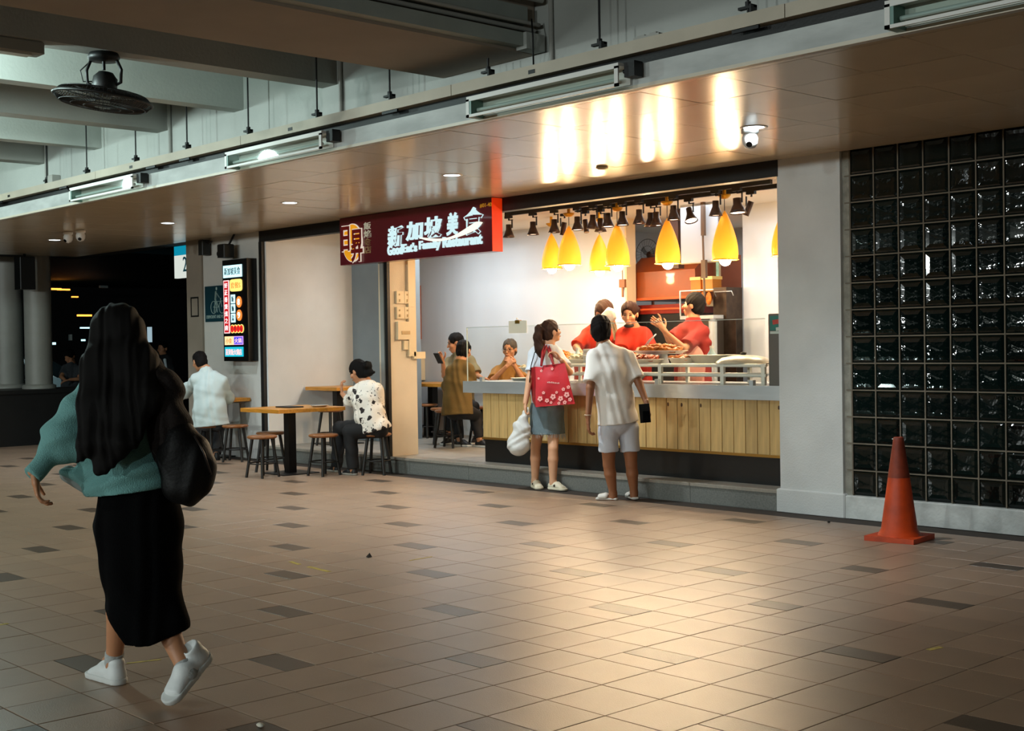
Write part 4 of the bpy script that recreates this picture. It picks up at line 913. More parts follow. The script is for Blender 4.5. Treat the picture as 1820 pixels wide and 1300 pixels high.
# ------------------------------------------------------------------ traffic cone
c = (-5.0, 8.40)
t = thing('traffic_cone', 'worn orange traffic cone standing before the glass-block wall', 'cone', (c[0], c[1], 0))
M_cone = mat('worn_orange_rubber', 'c4420c', .5, var=.35, vscale=6, bump=.1)
MB().cbox(-.2, .2, -.2, .2, 0, .03, .01)
b = MB(); b.obox((c[0], c[1], .018), (.37, .37, .035), Matrix.Rotation(.12, 3, 'Z')); b.build('base', M_cone, t)
MB().lathe((c[0], c[1], .03), [(.155, 0), (.145, .02), (.128, .05), (.10, .25), (.070, .47), (.040, .67), (.036, .705), (.028, .71), (.026, .64)], 32, caps=False).build('cone_body', M_cone, t)
MB().lathe((c[0], c[1], .03), [(.078, .42), (.0405, .672), (.0372, .706), (.029, .711)], 32, caps=False).build('dirty_tip', mat('dirty_rubber', '7c2c10', .6, var=.4, vscale=10), t)

# ------------------------------------------------------------------ orbit ceiling fan
fx, fy = -8.87, 4.25
t = thing('orbit_fan', 'black orbit ceiling fan with wire cage hanging under a beam', 'fan', (fx, fy, 3.2))
MB().lathe((fx, fy, BZ), [(.0, 0), (.10, 0), (.115, -.03), (.10, -.055), (0, -.06)], 24).build('mount', M_black, t)
for s_ in (-1, 1):
    b = MB().tube([(fx+s_*.085*rdir[0], fy+s_*.085*rdir[1], BZ-.03), (fx+s_*.125*rdir[0], fy+s_*.125*rdir[1], BZ-.12), (fx+s_*.12*rdir[0], fy+s_*.12*rdir[1], BZ-.21), (fx+s_*.07*rdir[0], fy+s_*.07*rdir[1], BZ-.235)], .012, 8)
    b.build('yoke_arm', M_black, t)
MB().cyl((fx, fy, BZ-.05), (fx, fy, BZ-.12), .012).build('stem', M_black, t)
MB().tube([(fx-.09*rdir[0], fy-.09*rdir[1], BZ-.05), (fx-.17*rdir[0], fy-.17*rdir[1], BZ-.12), (fx-.15*rdir[0], fy-.15*rdir[1], BZ-.2), (fx-.05*rdir[0], fy-.05*rdir[1], BZ-.2)], .005, 6).build('wire', M_black, t)
ax = Vector((.10, -.04, 1)); ax.normalize()
tl = Vector((-.13*rdir[0], -.13*rdir[1], -1)).normalized()*-1   # cage tips down to the right
cc = Vector((fx, fy, BZ-.245))
MB().lathe(cc, [(.0, .115), (.05, .11), (.085, .07), (.09, .0), (.07, -.05), (0, -.06)], 20, axis=tl).build('motor', M_black, t)
hub = cc-tl*.085; e1 = tl.orthogonal().normalized(); e2 = tl.cross(e1); RC = .345
b = MB(); circ = lambda r, h, n=40: [hub+tl*h+(e1*math.cos(2*PI*k/n)+e2*math.sin(2*PI*k/n))*r for k in range(n)]
b.tube(circ(RC, 0), .011, 6, closed=True)
for r, h in ((.30, .045), (.22, .055), (.13, .06), (.30, -.045), (.22, -.055), (.13, -.06)): b.tube(circ(r, h, 32), .0035, 5, closed=True)
for k in range(72):
    a = 2*PI*k/72; d = e1*math.cos(a)+e2*math.sin(a)
    b.tube([hub+d*.06+tl*.06, hub+d*.22+tl*.055, hub+d*.31+tl*.04, hub+d*RC, hub+d*.31-tl*.04, hub+d*.22-tl*.055, hub+d*.06-tl*.06], .0022, 4)
g = b.build('wire_cage', M_black, t)
for k in range(3):
    a = 2*PI*k/3+.5; d = e1*math.cos(a)+e2*math.sin(a); p = tl.cross(d)
    MB().add([tuple(hub+d*.05-p*.03+tl*.01), tuple(hub+d*.30-p*.09+tl*.03), tuple(hub+d*.32+p*.03), tuple(hub+d*.18+p*.07-tl*.02), tuple(hub+d*.05+p*.03-tl*.01)]+[tuple(Vector(q)-tl*.004) for q in (hub+d*.05-p*.03+tl*.01, hub+d*.30-p*.09+tl*.03, hub+d*.32+p*.03, hub+d*.18+p*.07-tl*.02, hub+d*.05+p*.03-tl*.01)], [(0, 1, 2, 3, 4), (9, 8, 7, 6, 5)]+[(k2, (k2+1) % 5, (k2+1) % 5+5, k2+5) for k2 in range(5)]).build('blade', M_black, t)
# surface light housing on the same beam, cut by the left edge of view
t = thing('beam_light', 'long batten light housing under the fan beam at the left edge', 'light fitting', (-8.87, 2.6, 3.5))
MB().cbox(-8.93, -8.78, 1.6, 3.78, BZ-.085, BZ-.001, .01).build('housing', mat('dim_housing', '8d8a82', .5), t)
MB().box(-8.90, -8.81, 1.65, 3.70, BZ-.10, BZ-.085).build('diffuser', mat('unlit_diffuser', 'b9b3a4', .4), t)

# ------------------------------------------------------------------ dark street side on the left
M_asph = mat('dark_asphalt', '141616', .7, bump=.2)
struct('floor', MB().box(-90, -24, -30, 60, -.14, -.05).box(-24, -15.6, 9.3, 60, -.14, -.05), M_asph)
pb = thing('planter_wall', 'long low black planter wall at the left end of the walkway', 'planter', (-19.6, 7, 0))
MB().box(-20.9, -19.9, 2.5, 10.2, 0, .80).build('planter_body', mat('black_planter', '0a0b0b', .6, var=.3), pb)
MB().box(-20.93, -19.87, 2.47, 10.23, .80, .86).build('coping', mat('planter_coping', '101212', .5), pb)
M_colm = mat('round_column_paint', '8d8d86', .45, var=.12, vscale=3, bump=.05)
for (p, r, lab) in (((-20.499, 8.614, 1.680), .21, 'round grey column at the left, the nearer right one'), ((-21.328, 8.453, 1.693), .24, 'round grey column cut by the left edge')):
    t = thing('round_column', lab, 'column', (p[0], p[1], 0), 'round columns'); MB().lathe((p[0], p[1], 0), [(r, 0), (r, 3.25)], 32).build('shaft', M_colm, t)
    MB().lathe((p[0], p[1], .86), [(r+.05, 0), (r+.05, .05), (r+.005, .07)], 32, caps=False).build('collar', M_colm, t)
p = (-20.038, 8.229, 2.744)
t = thing('black_speaker', 'black box speaker between the two round columns under the soffit', 'speaker', (p[0], p[1], 2.35))
MB().cbox(p[0]-.12, p[0]+.12, p[1]-.12, p[1]+.12, 2.42, 2.93, .01).build('speaker_body', M_black, t)
MB().cyl((p[0], p[1], 2.93), (p[0], p[1], SZ+.02), .02).build('bracket', M_black, t)
p = (-21.652, 8.986, 1.009)
t = thing('shrub', 'dim grey-green shrub mound between the columns', 'plant', (p[0], p[1], .5))
b = MB(); random.seed(3)
for k in range(60):
    a = random.uniform(0, 2*PI); e = random.uniform(0, PI/2); r = .28*random.uniform(.6, 1)
    b.ball((p[0]+r*math.cos(a)*math.cos(e), p[1]+r*math.sin(a)*math.cos(e), .78+.35*math.sin(e)*random.uniform(.6, 1)), (.06, .06, .04), 5, 3)
b.build('foliage', mat('dim_leaves', '4a4f48', .7), t); MB().cyl((p[0], p[1], 0), (p[0], p[1], .9), .05).build('trunk', M_black, t)
# building over the road with canopy, pinpoint lamps and amber strips
bd = thing('far_building', 'dark building across the street with a canopy and small lights', 'building', (-45, 25, -.05))
MB().box(-60, -48, 2, 60, -.05, 14).build('wall', mat('night_wall', '0b0d0e', .8), bd)
P = (-37.042, 15.908, 4.598); Q = (-34.274, 18.903, 4.470)
MB().box(-44.5, -30, 8, 45, 3.85, 4.0).build('canopy_top', mat('teal_canopy', '18343a', .6), bd)
MB().box(-44.5, -29.8, 8, 45, 4.0, 4.6).build('canopy_fascia', mat('dark_canopy', '0e1a1d', .6), bd)
MB().box(-29.9, -29.8, 18, 45, 4.7, 5.4).build('railing_band', mat('teal_band', '24525c', .5, emit='24525c', es=.08), bd)
E_am = emis('amber_lamp', 'ff9a3a', 3.0); E_ww = emis('white_lamp', 'ffe9cf', 4.0)
for k, (p, w, h, m) in enumerate((((-38.006, 17.812, 4.121), .10, .05, E_ww), ((-37.560, 18.295, 4.197), .10, .05, E_ww), ((-38.020, 17.796, 3.898), .08, .05, E_am), ((-36.708, 19.216, 3.937), .10, .06, E_ww), ((-42.771, 18.549, 3.557), .35, .06, E_am), ((-42.553, 18.786, 3.533), .3, .05, E_am), ((-42.298, 19.061, 3.281), .15, .04, E_am), ((-42.088, 19.289, 2.650), .35, .06, E_am), ((-42.823, 18.493, 1.717), .12, .08, E_cy), ((-42.055, 19.324, 2.231), .28, .05, E_cy), ((-42.421, 18.929, 1.917), .06, .2, mat('dim_pale', '8f9a98', .5)), ((-42.126, 19.248, 1.815), .08, .06, E_cy), ((-27.683, 14.248, 1.805), .05, .35, emis('pale_strip', 'a9c4d0', .8)), ((-41.637, 19.777, 3.607), .2, .08, mat('dim_pale', '8f9a98', .5)))):
    MB().box(p[0]-.05, p[0]+.05, p[1]-w*.7, p[1]+w*.7, p[2]-h*.5, p[2]+h*.5).build('lamp', m, bd)
# parked car, only a pale bonnet shows
p = (-24.755, 10.786, 0.799)
cx, cy = p[0], p[1]
t = thing('parked_car', 'parked car with a pale blue-white bonnet beyond the columns', 'car', (cx, cy, -.05))
M_car = mat('pale_car_paint', '9fc0c8', .25, coat=.8)
def cp(u, v, z): return (cx+u*rdir[0]+v*cdir[0], cy+u*rdir[1]+v*cdir[1], z)
prof = [(-1.9, .25), (-1.95, .65), (-1.1, .86), (-.45, 1.30), (.9, 1.36), (1.6, .95), (2.1, .88), (2.15, .3)]
v = [cp(a-1.4, s_*.82*(1 if z < .9 else .8), z) for s_ in (-1, 1) for a, z in prof]; n = len(prof)
MB().add(v, [tuple(range(n)), tuple(range(2*n-1, n-1, -1))]+[(k, k+n, (k+1) % n+n, (k+1) % n) for k in range(n)]).build('body', M_car, t)
gl = [(-1.0, .88), (-.42, 1.26), (.85, 1.31), (1.45, .96)]
MB().add([cp(a-1.4, s_*.72, z) for s_ in (-1.02, 1.02) for a, z in gl], [(0, 1, 2, 3), (7, 6, 5, 4), (0, 4, 5, 1), (2, 6, 7, 3)]).build('windows', mat('car_glass', '0a0e10', .08), t)
for a in (-1.3, 1.4):
    for s_ in (-1, 1): MB().cyl(cp(a-1.4, s_*.70, .27), cp(a-1.4, s_*.90, .27), .32, n=20).build('wheel', M_black, t)

# ------------------------------------------------------------------ smooth bodies: distance fields turned into one continuous mesh
def V3(p): return np.array(p, dtype=np.float64)
def nrm(v): v = V3(v); return v/max(np.linalg.norm(v), 1e-9)
class Field:
    def __init__(s, res=.008): s.res = res; s.ops = []
    def seg(s, a, b, ra, rb=None, side=None, k=.02, clip=None, sub=False):
        s.ops.append(('seg', V3(a), V3(b), ra, ra if rb is None else rb, side, k, clip or [], sub)); return s
    def ell(s, c, r, ax=None, k=.02, clip=None, sub=False):
        r = (r, r, r) if not isinstance(r, (tuple, list)) else r
        s.ops.append(('ell', V3(c), r, ax, k, clip or [], sub)); return s
    def chain(s, pts, rs, side=None, k=.02, clip=None):
        for i in range(len(pts)-1): s.seg(pts[i], pts[i+1], rs[i], rs[i+1], side, k, clip)
        return s
    def cut(s, p, n): s.ops.append(('cut', V3(p), nrm(n))); return s      # keeps the side n points away from
    def ripple(s, amp, d, freq, p0=None, p1=None, ph=0): s.ops.append(('rip', amp, V3(d), freq, ph, p0, p1)); return s
    def mesh(s):
        lo = np.full(3, 1e9); hi = -lo
        for o in s.ops:
            if o[0] == 'seg' and not o[8]:
                r = max(np.max(o[3]), np.max(o[4]))+.02
                lo = np.minimum(lo, np.minimum(o[1], o[2])-r); hi = np.maximum(hi, np.maximum(o[1], o[2])+r)
            if o[0] == 'ell' and not o[6]:
                r = max(o[2])+.02; lo = np.minimum(lo, o[1]-r); hi = np.maximum(hi, o[1]+r)
        h = s.res; lo -= 2*h; n = np.ceil((hi-lo)/h).astype(int)+3
        F = np.full(tuple(n), .2, dtype=np.float32)
        ax = [lo[i]+np.arange(n[i])*h for i in range(3)]
        for o in s.ops:
            if o[0] == 'cut':
                P = np.add.outer(np.add.outer((ax[0]-o[1][0])*o[2][0], (ax[1]-o[1][1])*o[2][1]), (ax[2]-o[1][2])*o[2][2])
                F = np.maximum(F, P.astype(np.float32)); continue
            if o[0] == 'rip':
                _, amp, d, fr, ph, p0, p1 = o
                A = np.add.outer(np.add.outer(ax[0]*d[0], ax[1]*d[1]), ax[2]*d[2])*fr+ph
                F += (amp*np.sin(A+1.3*np.sin(A*.37+1)))*(np.abs(F) < .06); continue
            if o[0] == 'seg':
                _, a, b, ra, rb, side, k, clip, sub = o; R = max(np.max(ra), np.max(rb))+k+3*h
                l = np.minimum(a, b)-R; u = np.maximum(a, b)+R
            else:
                _, c, r, fr, k, clip, sub = o; R = max(r)+k+3*h; l = c-R; u = c+R
            i0 = np.clip(np.floor((l-lo)/h).astype(int), 0, n-1); i1 = np.clip(np.ceil((u-lo)/h).astype(int)+1, 1, n)
            if (i1 <= i0).any(): continue
            X = ax[0][i0[0]:i1[0]][:, None, None]; Y = ax[1][i0[1]:i1[1]][None, :, None]; Z = ax[2][i0[2]:i1[2]][None, None, :]
            if o[0] == 'seg':
                ba = b-a; L2 = max(ba@ba, 1e-9)
                T = ((X-a[0])*ba[0]+(Y-a[1])*ba[1]+(Z-a[2])*ba[2])/L2; tc = np.clip(T, 0, 1)
                qx = X-a[0]-tc*ba[0]; qy = Y-a[1]-tc*ba[1]; qz = Z-a[2]-tc*ba[2]
                q2 = qx*qx+qy*qy+qz*qz
                if side is None: D = np.sqrt(q2)-(ra+(rb-ra)*tc)
                else:
                    ra = ra if isinstance(ra, tuple) else (ra, ra); rb = rb if isinstance(rb, tuple) else (rb, rb)
                    w_ = ba/math.sqrt(L2); sd = nrm(V3(side)-w_*(V3(side)@w_))
                    uu = qx*sd[0]+qy*sd[1]+qz*sd[2]; ww = (T-tc)*math.sqrt(L2); vv2 = np.maximum(q2-uu*uu-ww*ww, 0)
                    rx = ra[0]+(rb[0]-ra[0])*tc; ry = ra[1]+(rb[1]-ra[1])*tc; rz = np.minimum(rx, ry)
                    k0 = np.sqrt(uu*uu/rx**2+vv2/ry**2+ww*ww/rz**2); k1 = np.sqrt(uu*uu/rx**4+vv2/ry**4+ww*ww/rz**4)+1e-6
                    D = np.where(k0 < .2, -rz*.8, k0*(k0-1)/k1)
            else:
                dx, dy, dz = X-c[0], Y-c[1], Z-c[2]
                if fr is not None:
                    A = [nrm(v) for v in fr]
                    dx, dy, dz = [dx*v[0]+dy*v[1]+dz*v[2] for v in A]
                k0 = np.sqrt((dx/r[0])**2+(dy/r[1])**2+(dz/r[2])**2); k1 = np.sqrt((dx/r[0]**2)**2+(dy/r[1]**2)**2+(dz/r[2]**2)**2)+1e-6
                D = np.where(k0 < .2, -min(r)*.8, k0*(k0-1)/k1)
            for p, nn in clip:
                p = V3(p); nn = nrm(nn); D = np.maximum(D, (X-p[0])*nn[0]+(Y-p[1])*nn[1]+(Z-p[2])*nn[2])
            D = D.astype(np.float32); S_ = (slice(i0[0], i1[0]), slice(i0[1], i1[1]), slice(i0[2], i1[2])); G_ = F[S_]
            if sub:
                D = -D; hh = np.maximum(k-np.abs(G_-D), 0)/k; F[S_] = np.maximum(G_, D)+hh*hh*k*.25
            else:
                hh = np.maximum(k-np.abs(G_-D), 0)/max(k, 1e-6); F[S_] = np.minimum(G_, D)-hh*hh*k*.25
        # surface nets
        B = F < 0
        c = B[:-1, :-1, :-1].astype(np.int8)
        for i in (0, 1):
            for j in (0, 1):
                for k_ in (0, 1):
                    if i+j+k_: c = c+B[i:B.shape[0]-1+i, j:B.shape[1]-1+j, k_:B.shape[2]-1+k_]
        I = np.argwhere((c > 0) & (c < 8)); N = len(I)
        if N == 0: return [], []
        idx = np.full(c.shape, -1, dtype=np.int32); idx[I[:, 0], I[:, 1], I[:, 2]] = np.arange(N)
        acc = np.zeros((N, 3)); cnt = np.zeros(N)
        cor = [(i, j, k_) for i in (0, 1) for j in (0, 1) for k_ in (0, 1)]
        val = {q: F[I[:, 0]+q[0], I[:, 1]+q[1], I[:, 2]+q[2]] for q in cor}
        for q in cor:
            for a_ in range(3):
                if q[a_] == 0:
                    r_ = list(q); r_[a_] = 1; r_ = tuple(r_); v0 = val[q]; v1 = val[r_]; m = (v0 < 0) != (v1 < 0)
                    t = np.where(m, v0/np.where(m, v0-v1, 1), 0); pt = np.array(q, float)[None, :].repeat(N, 0); pt[:, a_] += t
                    acc += pt*m[:, None]; cnt += m
        vs = lo+(I+acc/cnt[:, None])*h; quads = []
        for a_ in range(3):
            b_, c_ = (a_+1) % 3, (a_+2) % 3
            s0 = [slice(None)]*3; s1 = [slice(None)]*3; s0[a_] = slice(0, -1); s1[a_] = slice(1, None)
            E0 = B[tuple(s0)]; E1 = B[tuple(s1)]; Q = np.argwhere(E0 != E1)
            Q = Q[(Q[:, b_] > 0) & (Q[:, c_] > 0) & (Q[:, b_] < c.shape[b_]) & (Q[:, c_] < c.shape[c_])]
            fl = E0[Q[:, 0], Q[:, 1], Q[:, 2]]
            def at(db, dc):
                K = Q.copy(); K[:, b_] -= db; K[:, c_] -= dc; return idx[K[:, 0], K[:, 1], K[:, 2]]
            q = np.stack([at(1, 1), at(0, 1), at(0, 0), at(1, 0)], 1); q[~fl] = q[~fl][:, ::-1]; quads.append(q)
        return vs, np.concatenate(quads)
def fmesh(name, fields, m, parent):
    if isinstance(fields, Field): fields = [fields]
    VV = []; FF = []; o = 0
    for f in fields:
        v, q = f.mesh()
        if len(v): VV.append(v); FF.append(q+o); o += len(v)
    off = V3(ORG.get(parent.name, (0, 0, 0))); v = np.concatenate(VV)-off; q = np.concatenate(FF)
    me = bpy.data.meshes.new(name); me.vertices.add(len(v)); me.vertices.foreach_set('co', v.astype(np.float32).ravel())
    me.loops.add(q.size); me.loops.foreach_set('vertex_index', q.astype(np.int32).ravel())
    me.polygons.add(len(q)); me.polygons.foreach_set('loop_start', np.arange(0, q.size, 4, dtype=np.int32))
    me.update(calc_edges=True); me.validate()
    me.polygons.foreach_set('use_smooth', np.ones(len(me.polygons), dtype=bool)); me.materials.append(m)
    o_ = bpy.data.objects.new(name, me); COL.objects.link(o_); o_.parent = parent; ORG[o_.name] = tuple(off); return o_

RT = V3((rdir[0], rdir[1], 0)); FW = V3((cdir[0], cdir[1], 0)); UP = V3((0, 0, 1))
def dirv(r, f, u): return nrm(RT*r+FW*f+UP*u)         # direction: to the right, away, up as the photographer stands
def hand(F, w, d, n, side, curl=.5, s=1.0, k=.008, spread=.012):
    """wrist, finger direction, palm normal, thumb side"""
    w = V3(w); d = nrm(d); n = nrm(V3(n)-d*(V3(n)@d)); t = nrm(V3(side)-d*(V3(side)@d)-n*(V3(side)@n))
    F.seg(w-d*.03*s, w+d*.03*s, (.026*s, .019*s), (.033*s, .015*s), side=t, k=k)
    F.seg(w+d*.03*s, w+d*.078*s, (.034*s, .015*s), (.037*s, .012*s), side=t, k=k)
    for i, (o, L) in enumerate(((.030, .068), (.010, .078), (-.011, .072), (-.031, .056))):
        p = w+d*.082*s+t*o*s; dd = nrm(d+t*o*spread*25)
        for j, (l, r0, r1) in enumerate(((.45, .0088, .0082), (.32, .0082, .0076), (.25, .0076, .006))):
            a = curl*(j+.6)*.75*(1+.12*i); e = nrm(dd*math.cos(a)+n*math.sin(a)); q = p+e*L*l*s
            F.seg(p, q, r0*s, r1*s, k=.003); p = q
    p = w+d*.02*s+t*.026*s
    for j, (a, l, r0, r1) in enumerate(((.85, .045, .0125, .0105), (.45+.2*curl, .032, .0105, .009), (.15, .026, .009, .007))):
        e = nrm(d*math.cos(a)+t*math.sin(a)+n*.35*curl*(j+1)*.6); q = p+e*l*s; F.seg(p, q, r0*s, r1*s, k=.006 if j == 0 else .003); p = q
    return F
class Head:
    def __init__(s, c, f, u=UP, sc=1.0):
        s.c = V3(c); s.f = nrm(f); u = nrm(u); s.r = nrm(np.cross(s.f, u)); s.u = np.cross(s.r, s.f); s.s = sc; s.ax = (s.r, s.f, s.u)
    def p(s, r, f, u): return s.c+(s.r*r+s.f*f+s.u*u)*s.s
def add_head(F, H, male=True):
    S_ = H.s
    F.ell(H.p(0, -.008, .028), (.074*S_, .092*S_, .088*S_), H.ax, .02)
    F.ell(H.p(0, .030, -.035), ((.056 if male else .052)*S_, .058*S_, .070*S_), H.ax, .03)
    F.ell(H.p(0, .062, -.088), (.026*S_, .022*S_, .020*S_), H.ax, .02)
    F.seg(H.p(0, .082, .012), H.p(0, .104, -.026), .009*S_, .0135*S_, k=.012)
    F.ell(H.p(0, .088, -.062), (.024*S_, .010*S_, .012*S_), H.ax, .01)
    for q in (-1, 1):
        F.ell(H.p(.031*q, .092, .008), (.017*S_, .012*S_, .012*S_), H.ax, .012, sub=True)
        F.ell(H.p(.045*q, .058, -.025), (.022*S_, .022*S_, .02*S_), H.ax, .02)
        F.ell(H.p(.076*q, -.008, -.005), (.011*S_, .020*S_, .032*S_), H.ax, .008)
def face(H, P, M_brow, mouth='a8604a', glasses=False, closed=False):
    S_ = H.s
    for q, nm in ((-1, 'eye'), (1, 'eye')):
        fmesh(nm, Field(.0022).ell(H.p(.031*q, .0835, .008), (.0135*S_, .006*S_, (.0035 if closed else .006)*S_), H.ax), mat('dark_eye', '1a1210', .2), P)
        fmesh('eyebrow', Field(.0022).seg(H.p(.018*q, .0925, .026), H.p(.046*q, .080, .027), .0035*S_, .0026*S_), M_brow, P)
    fmesh('mouth', Field(.0022).seg(H.p(-.019, .0935, -.060), H.p(.019, .0935, -.060), .005*S_, .005*S_), mat('lips_'+mouth, mouth, .5), P)
    if glasses:
        b = MB()
        for q in (-1, 1): b.tube([tuple(H.p(.033*q+.024*math.cos(a), .102, .006+.019*math.sin(a))) for a in [2*PI*k/20 for k in range(20)]], .0022, 6, closed=True).tube([tuple(H.p(.057*q, .100, .01)), tuple(H.p(.080*q, .02, .012))], .002, 5)
        b.tube([tuple(H.p(-.010, .103, .01)), tuple(H.p(.010, .103, .01))], .002, 5).build('glasses', mat('thin_wire_frame', '4a3b2c', .3, metal=.6), P)
def human(name_label, base, J, skin, male=True, face_dir=None, head_up=UP, res=.008, sc=1.08, hands=None, hgt=1.0, group=None, build=1.0, foot=.22):
    """J: joints in metres. returns (thing, head, side vectors)"""
    P = thing('person', name_label, 'person', base, group)
    J = {k: V3(v) for k, v in J.items()}
    H = Head(J['head'], face_dir, head_up, sc)
    cs = nrm(J['shR']-J['shL']); ps = nrm(J['hipR']-J['hipL']); b_ = build
    F = Field(res)
    for q in 'LR':
        m_ = (J['shL']+J['shR'])/2 if q == 'L' else m_
        J['sh'+q] = m_+(J['sh'+q]-m_)*.84-UP*.012
    sw = np.linalg.norm(J['shR']-J['shL'])/2
    for q in 'LR': F.seg(J['neck']-UP*.01, J['sh'+q], .045, .045, k=.05)
    F.seg(J['pelvis'], J['waist'], (.150*b_, .105*b_), (.125*b_, .092*b_), side=ps, k=.03)
    F.seg(J['waist'], J['chest'], (.125*b_, .092*b_), (.150*b_, .108*b_), side=cs, k=.03)
    F.seg(J['chest'], (J['shL']+J['shR'])/2, (.150*b_, .108*b_), (sw*.72, .07), side=cs, k=.04)
    F.seg((J['shL']+J['shR'])/2, J['neck'], .062, .05, k=.04)
    F.seg(J['neck'], H.p(0, -.018, -.05), .050, .054, k=.03)
    add_head(F, H, male)
    for q in 'LR':
        F.seg(J['sh'+q], J['el'+q], .047*b_, .038*b_, k=.04); F.seg(J['el'+q], J['wr'+q], .038*b_, .025, k=.01)
        F.seg(J['hip'+q], J['kn'+q], .084*b_, .054*b_, k=.03)
        an, kn = J['an'+q], J['kn'+q]; mid = kn+(an-kn)*.32
        F.seg(kn, mid, .053*b_, .055*b_, k=.01); F.seg(mid, an, .055*b_, .034, k=.01)
        toe = J['toe'+q]; toe = an+(toe-an)*foot; heel = an+(an-toe)*.22*np.array([1, 1, 0])
        F.seg(an, an-(UP*.04), .034, .030, k=.02); F.seg(an-UP*.035, toe, .033, .024, k=.02)
    out = [F]
    for q, h in (hands or {}).items():
        Fh = Field(.0045); d, n, t, c = h; hand(Fh, J['wr'+q]+nrm(d)*.02, d, n, t, c, s=.95*sc); out.append(Fh)
    body = fmesh('body', out, skin, P)
    return P, H, J, cs, ps
def shirt(P, J, m, cs, ps, hem, infl=.018, loose=.03, sleeve=.8, neckcut=None, res=.008, name='shirt', rip=.004, both=True, hemn=None, build=1.0, sl_infl=.02):
    F = Field(res); b_ = build; sw = np.linalg.norm(J['shR']-J['shL'])/2; mid = (J['shL']+J['shR'])/2
    hem = V3(hem)
    F.seg(hem, J['waist'], (.155*b_+infl+loose, .110*b_+infl+loose), (.135*b_+infl+loose*.8, .10*b_+infl+loose*.7), side=ps, k=.03)
    F.seg(J['waist'], J['chest'], (.135*b_+infl+loose*.8, .10*b_+infl+loose*.7), (.155*b_+infl, .112*b_+infl), side=cs, k=.04)
    F.seg(J['chest'], mid, (.155*b_+infl, .112*b_+infl), (sw*.80+infl, .088+infl*.7), side=cs, k=.06)
    F.seg(mid, J['neck']-(J['neck']-mid)*.25, .068+infl*.4, .062, k=.04)
    for q in 'LR': F.seg(J['neck']-UP*.02, J['sh'+q], .042+infl*.3, .046+infl*.8, k=.05)
    for q in 'LR':
        sl = sleeve[q] if isinstance(sleeve, dict) else sleeve
        s0, e, w = J['sh'+q], J['el'+q], J['wr'+q]
        if sl <= 1:
            c = s0+(e-s0)*sl; F.seg(s0, e, .050*b_+sl_infl*.75, .044*b_+sl_infl*1.15, k=.05, clip=[(c, e-s0)])
        else:
            c = e+(w-e)*(sl-1); F.seg(s0, e, .052*b_+sl_infl, .044*b_+sl_infl, k=.05); F.seg(e, w, .044*b_+sl_infl, .032+sl_infl*.8, k=.03, clip=[(c, w-e)])
    if rip:
        F.ripple(rip, nrm(cs*.95+UP*.22), 62); F.ripple(rip*.8, nrm(cs*.8-UP*.4), 34, ph=2); F.ripple(rip*.4, nrm(cs*.2+UP*.9), 48, ph=1)
    F.cut(hem, hemn if hemn is not None else -(nrm(J['waist']-hem)))
    if neckcut: F.cut(*neckcut)
    return fmesh(name, F, m, P)
def collar(P, J, m, r=.066, name='collar'):
    n = J['neck']; mid = (J['shL']+J['shR'])/2; d = nrm(n-mid)
    F = Field(.006).seg(n-d*.03, n+d*.0, r, r-.004, k=.01); F.cut(n+d*.012, d); return fmesh(name, F, m, P)
def trousers(P, J, m, ps, leg=2.0, infl=.012, res=.009, name='trousers', flare=0, build=1.0, top=.06):
    F = Field(res); b_ = build; up = nrm(J['waist']-J['pelvis'])
    F.seg(J['pelvis'], J['pelvis']+up*top, (.150*b_+infl, .108*b_+infl), (.138*b_+infl, .10*b_+infl), side=ps, k=.03)
    for q in 'LR':
        h, k_, a = J['hip'+q], J['kn'+q], J['an'+q]
        if leg <= 1:
            c = h+(k_-h)*leg; F.seg(h, k_, .086*b_+infl, .060*b_+infl+flare, k=.012, clip=[(c, k_-h)])
        else:
            c = k_+(a-k_)*(leg-1); F.seg(h, k_, .088*b_+infl, .060*b_+infl, k=.04); F.seg(k_, a, .060*b_+infl, .045+infl+flare, k=.02, clip=[(c, a-k_)])
    F.ripple(.003, nrm(ps*.6+UP*.7), 45)
    return fmesh(name, F, m, P)
def hair_cap(H, m, P, back=1.0, res=.006, extra=None, name='hair', front=.02, low=-.03, puff=1.0):
    F = Field(res); S_ = H.s
    F.ell(H.p(0, -.012, .034), (.083*S_*puff, .099*S_*puff, .094*S_*puff), H.ax, .01)
    F.ell(H.p(0, -.042, -.022), (.073*S_, .066*S_, .078*S_), H.ax, .02)
    if extra: extra(F, H)
    F.ell(H.p(0, .105, -.035), (.075*S_, .075*S_, .105*S_), H.ax, .015, sub=True)      # face
    for q in (-1, 1): F.ell(H.p(.085*q, .015, -.030), (.03*S_, .040*S_, .045*S_), H.ax, .01, sub=True)
    F.ops.append(('cut', H.p(0, 0, low-.05), -H.u)) if extra is None else None
    F.ripple(.0022, nrm(H.r+H.f*.3), 190); F.ripple(.002, nrm(H.r-H.u*.5), 120, ph=1); F.ripple(.0015, nrm(H.f+H.u*.7), 150)
    return fmesh(name, F, m, P)
